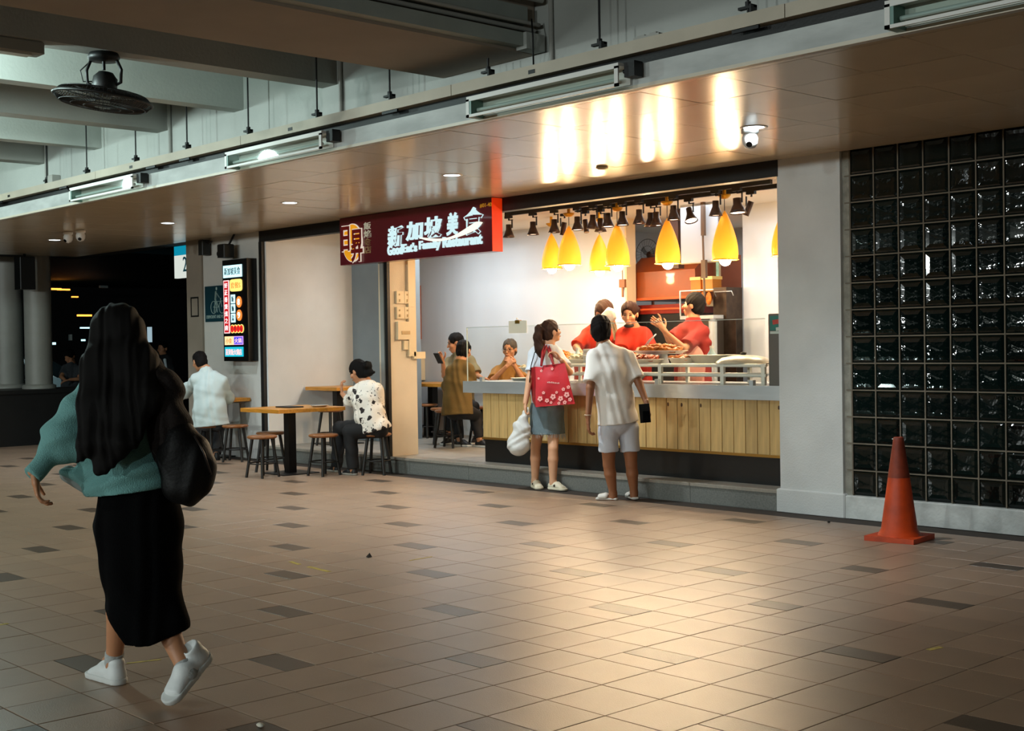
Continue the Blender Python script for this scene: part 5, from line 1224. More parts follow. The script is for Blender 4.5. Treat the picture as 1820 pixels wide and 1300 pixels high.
def shoe(P, an, toe, m, ms, zground, s=1.0, name='shoe', high=.082, pitch=0):
    """ankle joint, toe point; toe and heel give the sole line"""
    an = V3(an); toe = V3(toe); d = toe-an; d[2] = 0; L = np.linalg.norm(d); d = nrm(d) if L > .02 else nrm(FW)
    u = UP*1.0
    if pitch: # heel raised: rotate the foot frame
        d = d*math.cos(pitch)-UP*math.sin(pitch); u = nrm(np.cross(np.cross(d, UP), d))
    sd = nrm(np.cross(d, u)); tip = V3(toe) if pitch else V3((an[0]+d[0]*.195*s, an[1]+d[1]*.195*s, zground))
    base = tip if pitch else tip
    h0 = base-d*.255*s; F = Field(.005)
    F.seg(h0+u*.035*s+d*.035*s, h0+u*.045*s+d*.12*s, (.034*s, .036*s), (.038*s, .038*s), side=sd, k=.02)
    F.seg(h0+u*.045*s+d*.12*s, base-d*.055*s+u*.026*s, (.038*s, .038*s), (.044*s, .022*s), side=sd, k=.02)
    F.seg(h0+u*.04*s+d*.05*s, h0+u*high*s+d*.045*s, (.035*s, .04*s), (.034*s, .038*s), side=sd, k=.02)
    F.ell(h0+u*(high+.025)*s+d*.05*s, (.024*s, .03*s, .03*s), (sd, d, u), .006, sub=True)
    F.cut(h0+u*.014*s, -u)
    o = fmesh(name, F, m, P)
    G_ = Field(.005)
    G_.seg(h0+u*.02*s+d*.035*s, h0+u*.02*s+d*.12*s, (.039*s, .06*s), (.041*s, .06*s), side=sd, k=.01)
    G_.seg(h0+u*.02*s+d*.12*s, base-d*.05*s+u*.02*s, (.041*s, .06*s), (.048*s, .05*s), side=sd, k=.01)
    G_.cut(h0+u*.026*s, u); G_.cut(h0+u*.001, -u)
    so = fmesh('sole', G_, ms, o if name == 'shoe' else P)
    return o

# ------------------------------------------------------------------ the people
M_skin = mat('warm_skin', 'b9825e', .5, var=.06, vscale=8)
M_skt = mat('tanned_skin', '8f5b3b', .5, var=.06, vscale=8)
M_skl = mat('light_skin', 'd6a27e', .5, var=.05, vscale=8)
M_hair = mat('black_hair', '0a0706', .65, spec=.18, var=.4, vscale=30, bump=.5, bscale=40, stretch=(30, 30, 1.5))
M_hairb = mat('brown_hair', '3a2114', .6, spec=.3, var=.4, vscale=30, bump=.5, bscale=40, stretch=(30, 30, 1.5))
M_hairg = mat('grey_hair', '4f4843', .7, spec=.2, var=.3, vscale=30, bump=.4, bscale=60)

# 1. woman walking past, seen from behind
M_knit = mat('teal_knit', '6fa3a0', .85, var=.10, vscale=6, bump=.5, bscale=220)
M_skirt = mat('black_knit_skirt', '060607', .95, spec=.08, bump=.3, bscale=200)
M_bag = mat('black_leather', '090808', .6, spec=.25, var=.3, vscale=10, bump=.25, bscale=60)
M_fur = mat('dark_brown_cloth', '1b120f', .85, var=.4, vscale=18, bump=.5, bscale=90)
M_snk = mat('white_sneaker', 'dfe3e2', .5, var=.05, bump=.1)
M_sole = mat('white_rubber_sole', 'cfd2cf', .6)
J = dict(head=(-5.188, 2.520, 1.515), neck=(-5.161, 2.519, 1.382), shL=(-5.166, 2.396, 1.305), shR=(-5.115, 2.643, 1.297), chest=(-5.154, 2.527, 1.184), waist=(-5.125, 2.559, 0.957), pelvis=(-5.116, 2.568, 0.790),
 elL=(-5.207, 2.264, 1.086), wrL=(-5.199, 2.154, 0.965), elR=(-5.136, 2.723, 1.042), wrR=(-5.328, 2.781, 0.929), hipL=(-5.157, 2.524, 0.756), hipR=(-5.057, 2.602, 0.756),
 knL=(-5.230, 2.533, 0.423), anL=(-5.347, 2.554, 0.109), toeL=(-5.700, 2.599, -0.004), knR=(-5.053, 2.592, 0.413), anR=(-4.827, 2.615, 0.139), toeR=(-4.789, 2.509, 0.015))
P, H, J, cs, ps = human('woman walking past with long dark hair, teal sweater and black skirt', (-5.069, 2.561, 0.000), J, M_skin, male=False, face_dir=dirv(-.55, .8, -.05), res=.007, sc=1.0, build=.92, foot=.25,
    hands={'L': (dirv(.10, .1, -.9), dirv(.8, .3, 0), dirv(-.3, .9, -.2), .65)})
F = Field(.007)
F.seg(J['chest'], J['waist'], (.19, .135), (.20, .155), side=cs, k=.05)
F.seg(J['waist'], (-5.111, 2.544, 0.869), (.20, .155), (.19, .165), side=cs, k=.05)
F.seg((-5.151, 2.471, 0.998), (-5.194, 2.366, 0.930), (.10, .08), (.035, .06), side=UP, k=.05)       # swinging hem on the left
F.seg((-5.194, 2.366, 0.930), (-5.235, 2.292, 0.952), (.035, .05), (.012, .03), side=UP, k=.03)
F.seg(J['chest'], (J['shL']+J['shR'])/2, (.19, .135), (.155, .085), side=cs, k=.06)
F.seg(J['shL'], (-5.184, 2.288, 1.125), .072, .072, k=.05); F.seg((-5.184, 2.288, 1.125), (-5.196, 2.268, 1.068), .070, .062, k=.03)
F.seg((-5.175, 2.327, 1.216), (-5.218, 2.222, 1.104), .055, .018, k=.03); F.seg((-5.218, 2.222, 1.104), (-5.200, 2.241, 1.035), .018, .03, k=.02)   # loose elbow corner
F.seg((-5.202, 2.261, 1.077), (-5.201, 2.152, 0.958), .060, .038, k=.03, clip=[((-5.201, 2.152, 0.949), J['wrL']-J['elL'])])
F.seg((-5.141, 2.394, 1.074), (-5.182, 2.290, 1.048), .085, .058, k=.05)
F.seg(J['shR'], J['elR'], .075, .07, k=.05); F.seg(J['elR'], J['wrR'], .06, .05, k=.03)
F.ripple(.007, dirv(.35, 0, .9), 34); F.ripple(.005, dirv(-.3, .1, .9), 60, ph=1)
F.cut((-4.994, 2.479, 0.864), dirv(.10, 0, -1)); F.cut(J['neck'], UP)
fmesh('sweater', F, M_knit, P)
F = Field(.007).seg((-5.241, 2.314, 0.941), (-5.185, 2.434, 0.864), (.035, .03), (.05, .05), side=UP, k=.02).seg((-5.150, 2.531, 0.882), (-5.078, 2.610, 0.861), .12, .12, k=.03)
F.cut((-5.097, 2.442, 0.846), dirv(.05, 0, -1)); fmesh('undershirt', F, mat('pale_undershirt', '8f9a97', .8), P)
F = Field(.007)
F.chain([(-5.116, 2.568, 0.862), (-5.117, 2.567, 0.719), (-5.111, 2.573, 0.528), (-5.092, 2.565, 0.365), (-5.044, 2.558, 0.207)], [(.168, .15), (.182, .165), (.158, .165), (.138, .17), (.146, .18)], side=ps, k=.04)
F.seg((-5.043, 2.588, 0.439), (-4.945, 2.605, 0.304), .10, .085, k=.05)
F.ripple(.004, RT, 70); F.ripple(.004, dirv(.8, .3, .5), 30)
F.cut((-4.976, 2.424, 0.249), dirv(-.08, 0, -1)); F.cut((-5.096, 2.442, 0.317), dirv(-.75, -.1, -.65)); F.cut((-4.930, 2.622, 0.268), dirv(.35, 0, -1)); fmesh('skirt', F, M_skirt, P)
F = Field(.006)                                                                        # long hair down the back
F.ell(H.p(0, -.015, .03), (.090, .105, .098), H.ax, .02)
F.chain([(-5.168, 2.511, 1.541), (-5.092, 2.476, 1.387), (-5.003, 2.424, 1.228), (-4.968, 2.375, 1.083), (-4.978, 2.334, 0.965)], [(.105, .09), (.152, .085), (.140, .06), (.095, .045), (.03, .02)], side=RT, k=.05)
F.chain([(-5.033, 2.510, 1.410), (-4.947, 2.516, 1.271), (-4.918, 2.458, 1.103)], [(.08, .06), (.055, .05), (.02, .02)], side=RT, k=.05)
F.chain([(-5.124, 2.412, 1.412), (-5.059, 2.335, 1.230), (-5.026, 2.297, 1.074), (-5.039, 2.268, 1.002)], [(.06, .05), (.05, .045), (.035, .03), (.008, .01)], side=RT, k=.04)
F.ripple(.003, nrm(RT+UP*.12), 150); F.ripple(.003, nrm(RT*.9-UP*.1+FW*.3), 90, ph=1)
F.ell(H.p(0, .12, -.03), (.07, .07, .10), H.ax, .01, sub=True)
fmesh('hair', F, M_hair, P)
shoe(P, J['anL'], (-5.609, 2.536, 0.018), M_snk, M_sole, .0, 1.06, high=.085)
shoe(P, J['anR'], (-4.808, 2.518, 0.005), M_snk, M_sole, .0, 1.10, high=.085, pitch=.62)
for q in ('L', 'R'):
    a = J['an'+q]; kdir = nrm(J['kn'+q]-a); F = Field(.005).seg(a-kdir*.02, a+kdir*.035, .040, .041, k=.01); F.cut(a+kdir*.03, kdir); fmesh('ankle_sock', F, mat('grey_white_sock', 'a9adac', .9, bump=.5), P)
bg = thing('shoulder_bag', 'large slouchy black shoulder bag on the walking woman\'s right shoulder', 'bag', (-4.901, 2.683, 0.844))
F = Field(.007)
F.chain([(-4.970, 2.638, 1.196), (-4.925, 2.657, 1.032), (-4.905, 2.679, 0.891)], [(.06, .06), (.10, .09), (.085, .10)], side=RT, k=.05)
F.ell((-4.879, 2.707, 0.949), (.075, .10, .11), (RT, FW, UP), .06)
F.seg((-4.937, 2.644, 0.873), (-4.876, 2.709, 0.876), .035, .035, k=.05)
F.ripple(.006, dirv(.6, .2, .7), 40); F.ripple(.004, dirv(.9, 0, -.2), 60); fmesh('bag_body', F, M_bag, bg)
MB().tube([(-5.068, 2.649, 1.350), (-4.979, 2.657, 1.289), (-4.920, 2.662, 1.173), (-4.846, 2.683, 1.034), (-4.796, 2.723, 0.929)], .012, 8).build('strap', M_bag, bg)
MB().tube([(-5.104, 2.655, 1.359), (-5.030, 2.661, 1.265), (-4.980, 2.657, 1.124)], .012, 8).build('strap', M_bag, bg)
MB().tube([(-4.827, 2.674, 1.094), (-4.784, 2.692, 1.025), (-4.775, 2.716, 0.943)], .004, 6).build('zip', mat('dark_zip', '3b3431', .4, metal=.6), bg)
cl = thing('folded_jacket', 'dark brown jacket draped over the walking woman\'s right shoulder and bag', 'jacket', (-4.989, 2.646, 1.124))
F = Field(.007).chain([(-5.061, 2.628, 1.389), (-5.003, 2.631, 1.290), (-4.968, 2.640, 1.125), (-4.963, 2.645, 0.960)], [(.035, .08), (.07, .10), (.08, .10), (.06, .08)], side=RT, k=.05)
F.ripple(.008, dirv(.5, .2, .8), 45); F.ripple(.004, dirv(1, .1, .1), 90); fmesh('jacket_body', F, M_fur, cl)

# 2. ponytailed woman at the counter with red tote
M_tee = mat('pale_blue_white_tee', 'd3dbe3', .8, var=.04, bump=.2, bscale=90)
M_denim = mat('faded_denim', '66777d', .85, var=.22, vscale=9, bump=.3, bscale=200)
d0 = 13.05
J = dict(head=(-9.295, 9.126, 1.571), neck=(-9.315, 9.104, 1.447), shL=(-9.400, 8.982, 1.371), shR=(-9.304, 9.234, 1.355), chest=(-9.358, 9.102, 1.234), waist=(-9.364, 9.095, 1.008), pelvis=(-9.350, 9.110, 0.828),
 elL=(-9.372, 8.895, 1.099), wrL=(-9.372, 8.836, 0.872), elR=(-9.145, 9.230, 1.164), wrR=(-9.112, 9.088, 1.290), hipL=(-9.357, 9.029, 0.786), hipR=(-9.340, 9.194, 0.773),
 knL=(-9.467, 9.057, 0.408), anL=(-9.489, 9.063, 0.071), toeL=(-9.310, 8.976, 0.017), knR=(-9.220, 9.060, 0.414), anR=(-9.230, 9.063, 0.071), toeR=(-9.079, 9.108, 0.011))
P, H, J, cs, ps = human('ponytailed woman in pale tee and frayed denim skirt at the counter', (-9.293, 9.060, 0.000), J, M_skl, male=False, face_dir=dirv(.80, .42, .14), res=.007,
    hands={'L': (dirv(-.05, 0, -1), dirv(1, .2, 0), dirv(.2, .9, -.2), 1.3), 'R': (dirv(-.7, .1, .5), dirv(0, -.5, -.8), dirv(-.5, .2, .8), .9)}, sc=.98, build=.92)
shirt(P, J, M_tee, cs, ps, (-9.350, 9.110, 0.828), infl=.016, loose=.012, sleeve=.72, neckcut=(J['neck'], dirv(0, 0, 1)), name='tee_shirt', sl_infl=.022, rip=.003, build=.92)
F = Field(.007).chain([(-9.349, 9.111, 0.952), (-9.351, 9.110, 0.782), (-9.335, 9.097, 0.524)], [(.150, .125), (.175, .145), (.195, .165)], side=ps, k=.04)
F.ripple(.003, ps, 60); F.cut((-9.339, 9.093, 0.552), -UP); F.cut((-9.313, 9.076, 0.942), UP); fmesh('denim_skirt', F, M_denim, P)
b = MB(); c = (-9.335, 9.097, 0.552); c = V3(c); nn = nrm(np.cross(ps, UP))
for k in range(64):
    a = 2*PI*k/64; q = c+nrm(ps)*(.19*math.cos(a))+nn*(.16*math.sin(a)); l = random.uniform(.015, .06)
    b.cyl(tuple(q+UP*.005), tuple(q-UP*l+RT*random.uniform(-.01, .01)), .0028, .0015, 4, caps=False)
o = b.build('frayed_hem', mat('pale_fray', 'b9c0bd', .9), P); o['kind'] = 'stuff'
def pony(F, H):
    F.chain([H.p(0, -.085, .06), H.p(.01, -.135, .055), H.p(.01, -.165, -.03), H.p(.01, -.165, -.16), H.p(.0, -.15, -.30), H.p(0, -.14, -.36)], [.028, .036, .045, .046, .035, .008], k=.02)
hair_cap(H, M_hairb, P, extra=pony, puff=1.0)
fmesh('scrunchie', Field(.005).ell(H.p(0, -.108, .062), (.034, .018, .034), H.ax), mat('dark_scrunchie', '1c1420', .8), P)
face(H, P, mat('brow_brown', '2e1a10', .7))
M_crc = mat('cream_clog', 'd9cfb6', .5); M_dk = mat('brown_clog_strap', '3a2818', .5)
for q, tp in (('L', (-9.273, 8.948, 0.000)), ('R', (-8.984, 9.059, 0.000))):
    o = shoe(P, J['an'+q], tp, M_crc, M_crc, 0, .98, high=.045)
    t_ = V3(tp); a_ = J['an'+q]; d = nrm((t_-a_)*np.array([1, 1, 0])); sd = nrm(np.cross(d, UP)); t_ = a_*np.array([1, 1, 0])+d*.19; m_ = t_-d*.13
    MB().tube([tuple(m_-sd*.045+UP*.04), tuple(m_+d*.0+UP*.078), tuple(m_+sd*.045+UP*.04)], .013, 8).build('clog_strap', M_dk, P)
# her tote, hanging from the shoulder
M_tote = mat('red_tote_fabric', 'c01c28', .55, var=.15, vscale=8, bump=.2, bscale=30)
M_tote2 = mat('dark_red_tote_side', '8d0f18', .55, var=.15, vscale=8, bump=.2)
tb = thing('tote_bag', 'large red tote bag with pale flower print on the ponytailed woman\'s shoulder', 'bag', (-9.065, 8.932, 0.826))
A = [(-9.232, 8.841, 1.229), (-8.976, 8.999, 1.259), (-8.870, 9.055, 0.896), (-8.931, 8.990, 0.761), (-9.217, 8.827, 0.832), (-9.375, 8.892, 1.211), (-9.370, 8.927, 0.891)]
f1, f2, f3, f4, f5, s1, s2 = [V3(q) for q in A]
back = FW*.13; m = MB(); gx_, gz_ = 14, 12; v = []; uvs = []
top0, top1 = f1, f2; bot0, bot1 = f5, f4+ (f3-f4)*.75
for j in range(gz_+1):
    for i in range(gx_+1):
        s_, t_ = i/gx_, j/gz_; p = (top0*(1-s_)+top1*s_)*(1-t_)+(bot0*(1-s_)+bot1*s_)*t_
        p = p-FW*.035*math.sin(PI*s_)*math.sin(PI*min(1, t_*1.1))+FW*.006*math.sin(9*s_+5*t_)+UP*(.02*math.sin(PI*s_)*(t_ < .2))*-1
        v.append(tuple(p))
F_ = [(j*(gx_+1)+i, j*(gx_+1)+i+1, (j+1)*(gx_+1)+i+1, (j+1)*(gx_+1)+i) for j in range(gz_) for i in range(gx_)]
m.add(v, F_, True)
n0 = len(m.v); v2 = [tuple(V3(q)+back+FW*.02) for q in (f1, f2, bot1, f5)]; m.add(v2+[tuple(f1), tuple(f2), tuple(bot1), tuple(f5)], [(0, 1, 2, 3), (1, 5, 6, 2), (3, 2, 6, 7)])
# printed front: flowers low down
nt = None
m.build('bag_front', M_tote, tb)
MB().add([tuple(f1), tuple(f5), tuple(s2), tuple(s1), tuple(f1+back*.3), tuple(f5+back*.3)], [(0, 1, 2, 3), (0, 4, 5, 1)]).build('side_gusset', M_tote2, tb)
b = MB(); ex = nrm(bot1-f5); rz_ = nrm(f1-f5); nz_ = -FW
def onbag(s_, t_): return (top0*(1-s_)+top1*s_)*(1-t_)+(bot0*(1-s_)+bot1*s_)*t_-FW*(.035*math.sin(PI*s_)*math.sin(PI*min(1, t_*1.1))-.006*math.sin(9*s_+5*t_)+.006)
for s_, t_, r in ((.12, .80, .026), (.30, .86, .022), (.47, .78, .028), (.66, .84, .026), (.84, .76, .028), (.93, .58, .018), (.22, .66, .016), (.78, .62, .018), (.58, .68, .014), (.40, .92, .014), (.60, .95, .016), (.10, .30, .012), (.2, .12, .014), (.55, .10, .014), (.9, .88, .02), (.75, .94, .02)):
    c = onbag(s_, t_)
    for k in range(5):
        a = 2*PI*k/5+s_*7; q = c+ex*math.cos(a)*r*.62+UP*math.sin(a)*r*.62
        b.prism([(x*r*.42, z*r*.42) for x, z in ov[::4]], tuple(q), tuple(ex), (0, 0, 1), tuple(nz_), .002)
o = b.build('flower_print', mat('pale_pink_print', 'f0a9a2', .6), tb); o['kind'] = 'stuff'
b = MB()
for k in range(9):
    c = onbag(.36+k*.04, .43+k*.006); b.bar(tuple(c), tuple(c+UP*random.uniform(.010, .018)), .003, .006, tuple(RT))
o = b.build('print_line', mat('pale_print', 'f4d8d0', .6), tb); o['kind'] = 'stuff'
for off in (-.01, .012):
    MB().tube([tuple(V3((-9.176, 8.871, 1.239))+FW*off*3), tuple(V3((-9.246, 8.973, 1.376))+RT*off), tuple(V3((-9.298, 9.064, 1.453))+RT*off), tuple(V3((-9.222, 9.028, 1.392))+RT*off), tuple(V3((-9.079, 8.946, 1.238))+FW*off*3)], .012, 6).build('handle', M_tote2, tb)
cb = MB().tube([(-9.346, 9.041, 1.482), (-9.306, 8.907, 1.361), (-9.316, 8.868, 1.239), (-9.343, 8.867, 1.072)], .005, 6)
single('thin_bag_strap', cb, M_bag, 'thin black strap over the ponytailed woman\'s back', 'strap', loc=(-9.322, 8.920, 1.238))
# her white carrier bag
pbg = thing('plastic_bag', 'translucent white plastic carrier bag hanging from the ponytailed woman\'s left hand', 'bag', (-9.422, 8.782, 0.344))
M_pl = mat('thin_white_plastic', 'e6e8e4', .35, trans=.25, bump=.4, bscale=30)
F = Field(.006).chain([(-9.377, 8.831, 0.767), (-9.397, 8.809, 0.628), (-9.425, 8.778, 0.433)], [(.03, .03), (.085, .06), (.115, .085)], side=RT, k=.03)
F.ripple(.006, dirv(.8, .2, .5), 60); F.ripple(.004, dirv(-.5, .3, .9), 80); fmesh('bag_body', F, M_pl, pbg)
MB().tube([(-9.384, 8.823, 0.728), (-9.369, 8.825, 0.795), (-9.350, 8.845, 0.828), (-9.350, 8.859, 0.727)], .008, 6).build('handle', M_pl, pbg)

# 3. man in white polo and shorts
M_polo = mat('white_polo_cotton', 'e3dfd8', .8, var=.04, bump=.15, bscale=90)
M_short = mat('pale_grey_shorts', 'c2c6cf', .8, var=.05, bump=.15, bscale=90)
J = dict(head=(-8.243, 8.732, 1.575), neck=(-8.203, 8.731, 1.440), shL=(-8.250, 8.607, 1.329), shR=(-8.059, 8.930, 1.322), chest=(-8.146, 8.748, 1.171), waist=(-8.114, 8.783, 0.923), pelvis=(-8.108, 8.804, 0.716),
 elL=(-8.200, 8.542, 1.044), wrL=(-8.203, 8.510, 0.779), elR=(-7.952, 8.929, 1.075), wrR=(-7.842, 8.900, 0.904), hipL=(-8.148, 8.717, 0.668), hipR=(-8.063, 8.897, 0.661),
 knL=(-8.182, 8.754, 0.334), anL=(-8.177, 8.803, 0.060), toeL=(-8.282, 8.748, -0.005), knR=(-8.062, 8.928, 0.328), anR=(-8.073, 8.974, 0.063), toeR=(-8.223, 9.077, 0.001))
P, H, J, cs, ps = human('man in white polo shirt and pale shorts at the counter, seen from behind', (-8.077, 8.755, 0.000), J, M_skt, foot=.95, face_dir=dirv(-.10, .85, .42), head_up=dirv(-.03, -.35, 1), res=.007, sc=1.16,
    hands={'L': (dirv(.02, .1, -1), dirv(1, .1, 0), dirv(.1, .9, -.1), .7), 'R': (dirv(.15, -.1, -1), dirv(-.9, -.3, 0), dirv(-.2, .9, -.2), .6)}, build=1.0)
shirt(P, J, M_polo, cs, ps, (-8.108, 8.804, 0.716), infl=.02, loose=.022, sleeve=.80, neckcut=(J['neck']+UP*.005, dirv(0, .3, 1)), name='polo_shirt', sl_infl=.026, rip=.0035)
collar(P, J, M_polo, .070)
trousers(P, J, M_short, ps, leg=.62, infl=.010, flare=.018, name='shorts')
hair_cap(H, mat('short_black_hair', '0d0908', .75, spec=.2, bump=.6, bscale=150), P, low=-.02)
for q, tp in (('L', (-8.315, 8.723, 0.000)), ('R', (-8.240, 9.072, 0.000))):
    t_ = V3(tp); a_ = J['an'+q]; d = nrm((t_-a_)*np.array([1, 1, 0])); sd = nrm(np.cross(d, UP)); t_ = a_*np.array([1, 1, 0])+d*.19
    F = Field(.005).seg(t_-d*.22+UP*.014, t_-d*.04+UP*.014, (.036, .014), (.045, .014), side=sd, k=.01); so = fmesh('slipper', F, mat('white_slipper', 'dcd8cf', .5), P)
    F = Field(.005).seg(t_-d*.12+UP*.035, t_-d*.07+UP*.03, (.052, .036), (.052, .030), side=sd, k=.01); F.ell(t_-d*.09+UP*.02, (.042, .2, .03), (sd, d, UP), .004, sub=True); F.cut(t_+UP*.004, -UP); fmesh('slipper_band', F, mat('white_slipper', 'dcd8cf', .5), so)
MB().tube([tuple(J['wrL']+(RT*math.cos(a)+FW*math.sin(a))*.030+UP*.02) for a in [2*PI*k/16 for k in range(16)]], .005, 6, closed=True).build('bracelet', mat('beaded_bracelet', 'b9a58a', .4), P)
wl = MB().obox(tuple(V3((-7.813, 8.843, 0.811))), (.095, .022, .17), Matrix(((rdir[0], cdir[0], 0), (rdir[1], cdir[1], 0), (0, 0, 1))) @ Matrix.Rotation(-.08, 3, 'Y'))
t = thing('wallet', 'black wallet case held in the white polo man\'s right hand', 'wallet', (-7.813, 8.843, 0.811)); wl.build('wallet_body', M_bag, t)
MB().obox(tuple(V3((-7.793, 8.835, 0.781))), (.055, .012, .10), Matrix(((rdir[0], cdir[0], 0), (rdir[1], cdir[1], 0), (0, 0, 1)))).build('phone_screen', mat('black_screen', '050608', .1), t)

# 4. man in pale shirt at the wall counter
M_pale_sh = mat('pale_grey_shirt', 'bccac9', .8, var=.06, bump=.2, bscale=90)
J = dict(head=(-15.293, 8.573, 1.288), neck=(-15.195, 8.606, 1.192), shL=(-15.251, 8.471, 1.063), shR=(-14.959, 8.714, 1.044), chest=(-15.080, 8.584, 0.908), waist=(-15.033, 8.560, 0.670), pelvis=(-15.020, 8.574, 0.523),
 elL=(-15.580, 8.485, 0.867), wrL=(-15.846, 8.564, 0.920), elR=(-15.050, 8.837, 0.804), wrR=(-15.397, 8.830, 0.842), hipL=(-15.070, 8.520, 0.495), hipR=(-14.966, 8.633, 0.493),
 knL=(-15.524, 8.692, 0.434), anL=(-15.418, 8.659, 0.075), toeL=(-15.639, 8.715, 0.059), knR=(-15.351, 8.879, 0.422), anR=(-15.115, 8.693, 0.073), toeR=(-15.308, 8.779, 0.057))
P, H, J, cs, ps = human('seated man in pale grey shirt leaning on the wall counter below the menu board', (-15.076, 8.588, 0.053), J, M_skin, face_dir=dirv(-.6, .7, -.3), res=.008, hands={'L': (dirv(-.3, .6, .6), dirv(.5, -.5, 0), dirv(.2, .8, .5), .7)}, build=1.08)
shirt(P, J, M_pale_sh, cs, ps, (-15.021, 8.573, 0.458), infl=.03, loose=.045, sleeve={'L': 1.25, 'R': 1.1}, neckcut=(J['neck']+UP*.01, dirv(-.3, .4, 1)), sl_infl=.03, rip=.005, build=1.08)
collar(P, J, M_pale_sh, .068)
trousers(P, J, mat('dark_grey_trousers', '34363a', .8), ps, leg=1.97, infl=.015)
hair_cap(H, MATS['short_black_hair'], P)
for q, tp in (('L', (-15.559, 8.654, 0.068)), ('R', (-15.229, 8.717, 0.051))): shoe(P, J['an'+q], tp, mat('dark_shoe', '141416', .5), mat('dark_sole', '0c0c0c', .7), 0, 1.0)

# 5. woman in patterned shirt eating at the square table
def pattern_mat():
    m = mat('patterned_shirt', 'e4dccf', .8, bump=.15, bscale=80); nt = m.node_tree; b = nt.nodes['Principled BSDF']
    tc = nt.nodes.new('ShaderNodeTexCoord'); ns = nt.nodes.new('ShaderNodeTexNoise'); ns.inputs['Scale'].default_value = 22; ns.inputs['Detail'].default_value = 2
    ad = nt.nodes.new('ShaderNodeVectorMath'); ad.operation = 'MULTIPLY_ADD'; ad.inputs[1].default_value = (.07, .07, .07)
    nt.links.new(tc.outputs['Object'], ns.inputs[0]); nt.links.new(ns.outputs['Color'], ad.inputs[0]); nt.links.new(tc.outputs['Object'], ad.inputs[2])
    vo = nt.nodes.new('ShaderNodeTexVoronoi'); vo.inputs['Scale'].default_value = 9.5; vo.inputs['Randomness'].default_value = .75; nt.links.new(ad.outputs[0], vo.inputs['Vector'])
    r1 = nt.nodes.new('ShaderNodeMath'); r1.operation = 'LESS_THAN'; r1.inputs[1].default_value = .29; nt.links.new(vo.outputs['Distance'], r1.inputs[0])
    v2 = nt.nodes.new('ShaderNodeTexVoronoi'); v2.inputs['Scale'].default_value = 26; nt.links.new(ad.outputs[0], v2.inputs['Vector'])
    r2 = nt.nodes.new('ShaderNodeMath'); r2.operation = 'LESS_THAN'; r2.inputs[1].default_value = .20; nt.links.new(v2.outputs['Distance'], r2.inputs[0])
    mx = nt.nodes.new('ShaderNodeMath'); mx.operation = 'MAXIMUM'; nt.links.new(r1.outputs[0], mx.inputs[0]); nt.links.new(r2.outputs[0], mx.inputs[1])
    mi = nt.nodes.new('ShaderNodeMix'); mi.data_type = 'RGBA'; mi.inputs[6].default_value = (*srgb('e4dccf'), 1); mi.inputs[7].default_value = (*srgb('231a18'), 1)
    nt.links.new(mx.outputs[0], mi.inputs[0]); nt.links.new(mi.outputs[2], b.inputs['Base Color']); return m
J = dict(head=(-12.135, 8.823, 1.165), neck=(-12.063, 8.871, 1.055), shL=(-12.177, 8.778, 0.941), shR=(-11.819, 8.870, 0.969), chest=(-11.972, 8.823, 0.840), waist=(-11.928, 8.826, 0.662), pelvis=(-11.903, 8.853, 0.547),
 elL=(-12.286, 8.806, 0.808), wrL=(-12.470, 8.828, 0.908), elR=(-12.027, 9.013, 0.728), wrR=(-12.371, 9.010, 0.758), hipL=(-12.036, 8.856, 0.529), hipR=(-11.780, 8.839, 0.527),
 knL=(-12.493, 8.804, 0.502), anL=(-12.484, 8.740, 0.049), toeL=(-12.629, 8.731, 0.041), knR=(-12.086, 8.655, 0.487), anR=(-12.024, 8.648, 0.064), toeR=(-12.243, 8.633, 0.033))
P, H, J, cs, ps = human('woman in white shirt with black print and hair bun eating at the square table', (-12.422, 8.911, 0.000), J, M_skin, male=False, face_dir=dirv(-.75, .5, -.35), res=.007,
    hands={'L': (dirv(-.1, .1, 1), dirv(.8, .2, 0), dirv(.2, .8, .2), .8)}, build=.98)
M_pat = pattern_mat()
shirt(P, J, M_pat, cs, ps, (-11.867, 8.848, 0.498), infl=.025, loose=.035, sleeve={'L': 1.0, 'R': .95}, neckcut=(J['neck'], dirv(-.2, .2, 1)), sl_infl=.035, rip=.005, name='patterned_shirt', hemn=dirv(.25, 0, -1))
trousers(P, J, mat('black_trousers', '0c0b0c', .8), ps, leg=1.99, infl=.022)
def bun(F, H):
    F.ell(H.p(-.01, -.150, .010), (.055, .050, .055), H.ax, .015)
    F.seg(H.p(0, -.09, .02), H.p(-.005, -.13, .012), .05, .045, k=.02)
    F.chain([H.p(0, -.06, -.04), H.p(.0, -.13, -.06), H.p(.0, -.20, -.085)], [.055, .045, .012], k=.02)
hair_cap(H, M_hair, P, extra=bun, puff=1.05)
face(H, P, M_hair)
for q, tp in (('L', (-12.689, 8.740, 0.010)), ('R', (-12.260, 8.614, 0.007))): shoe(P, J['an'+q], tp, mat('dark_shoe', '141416', .5), mat('pale_sole', '8f8a80', .6), 0, .95)

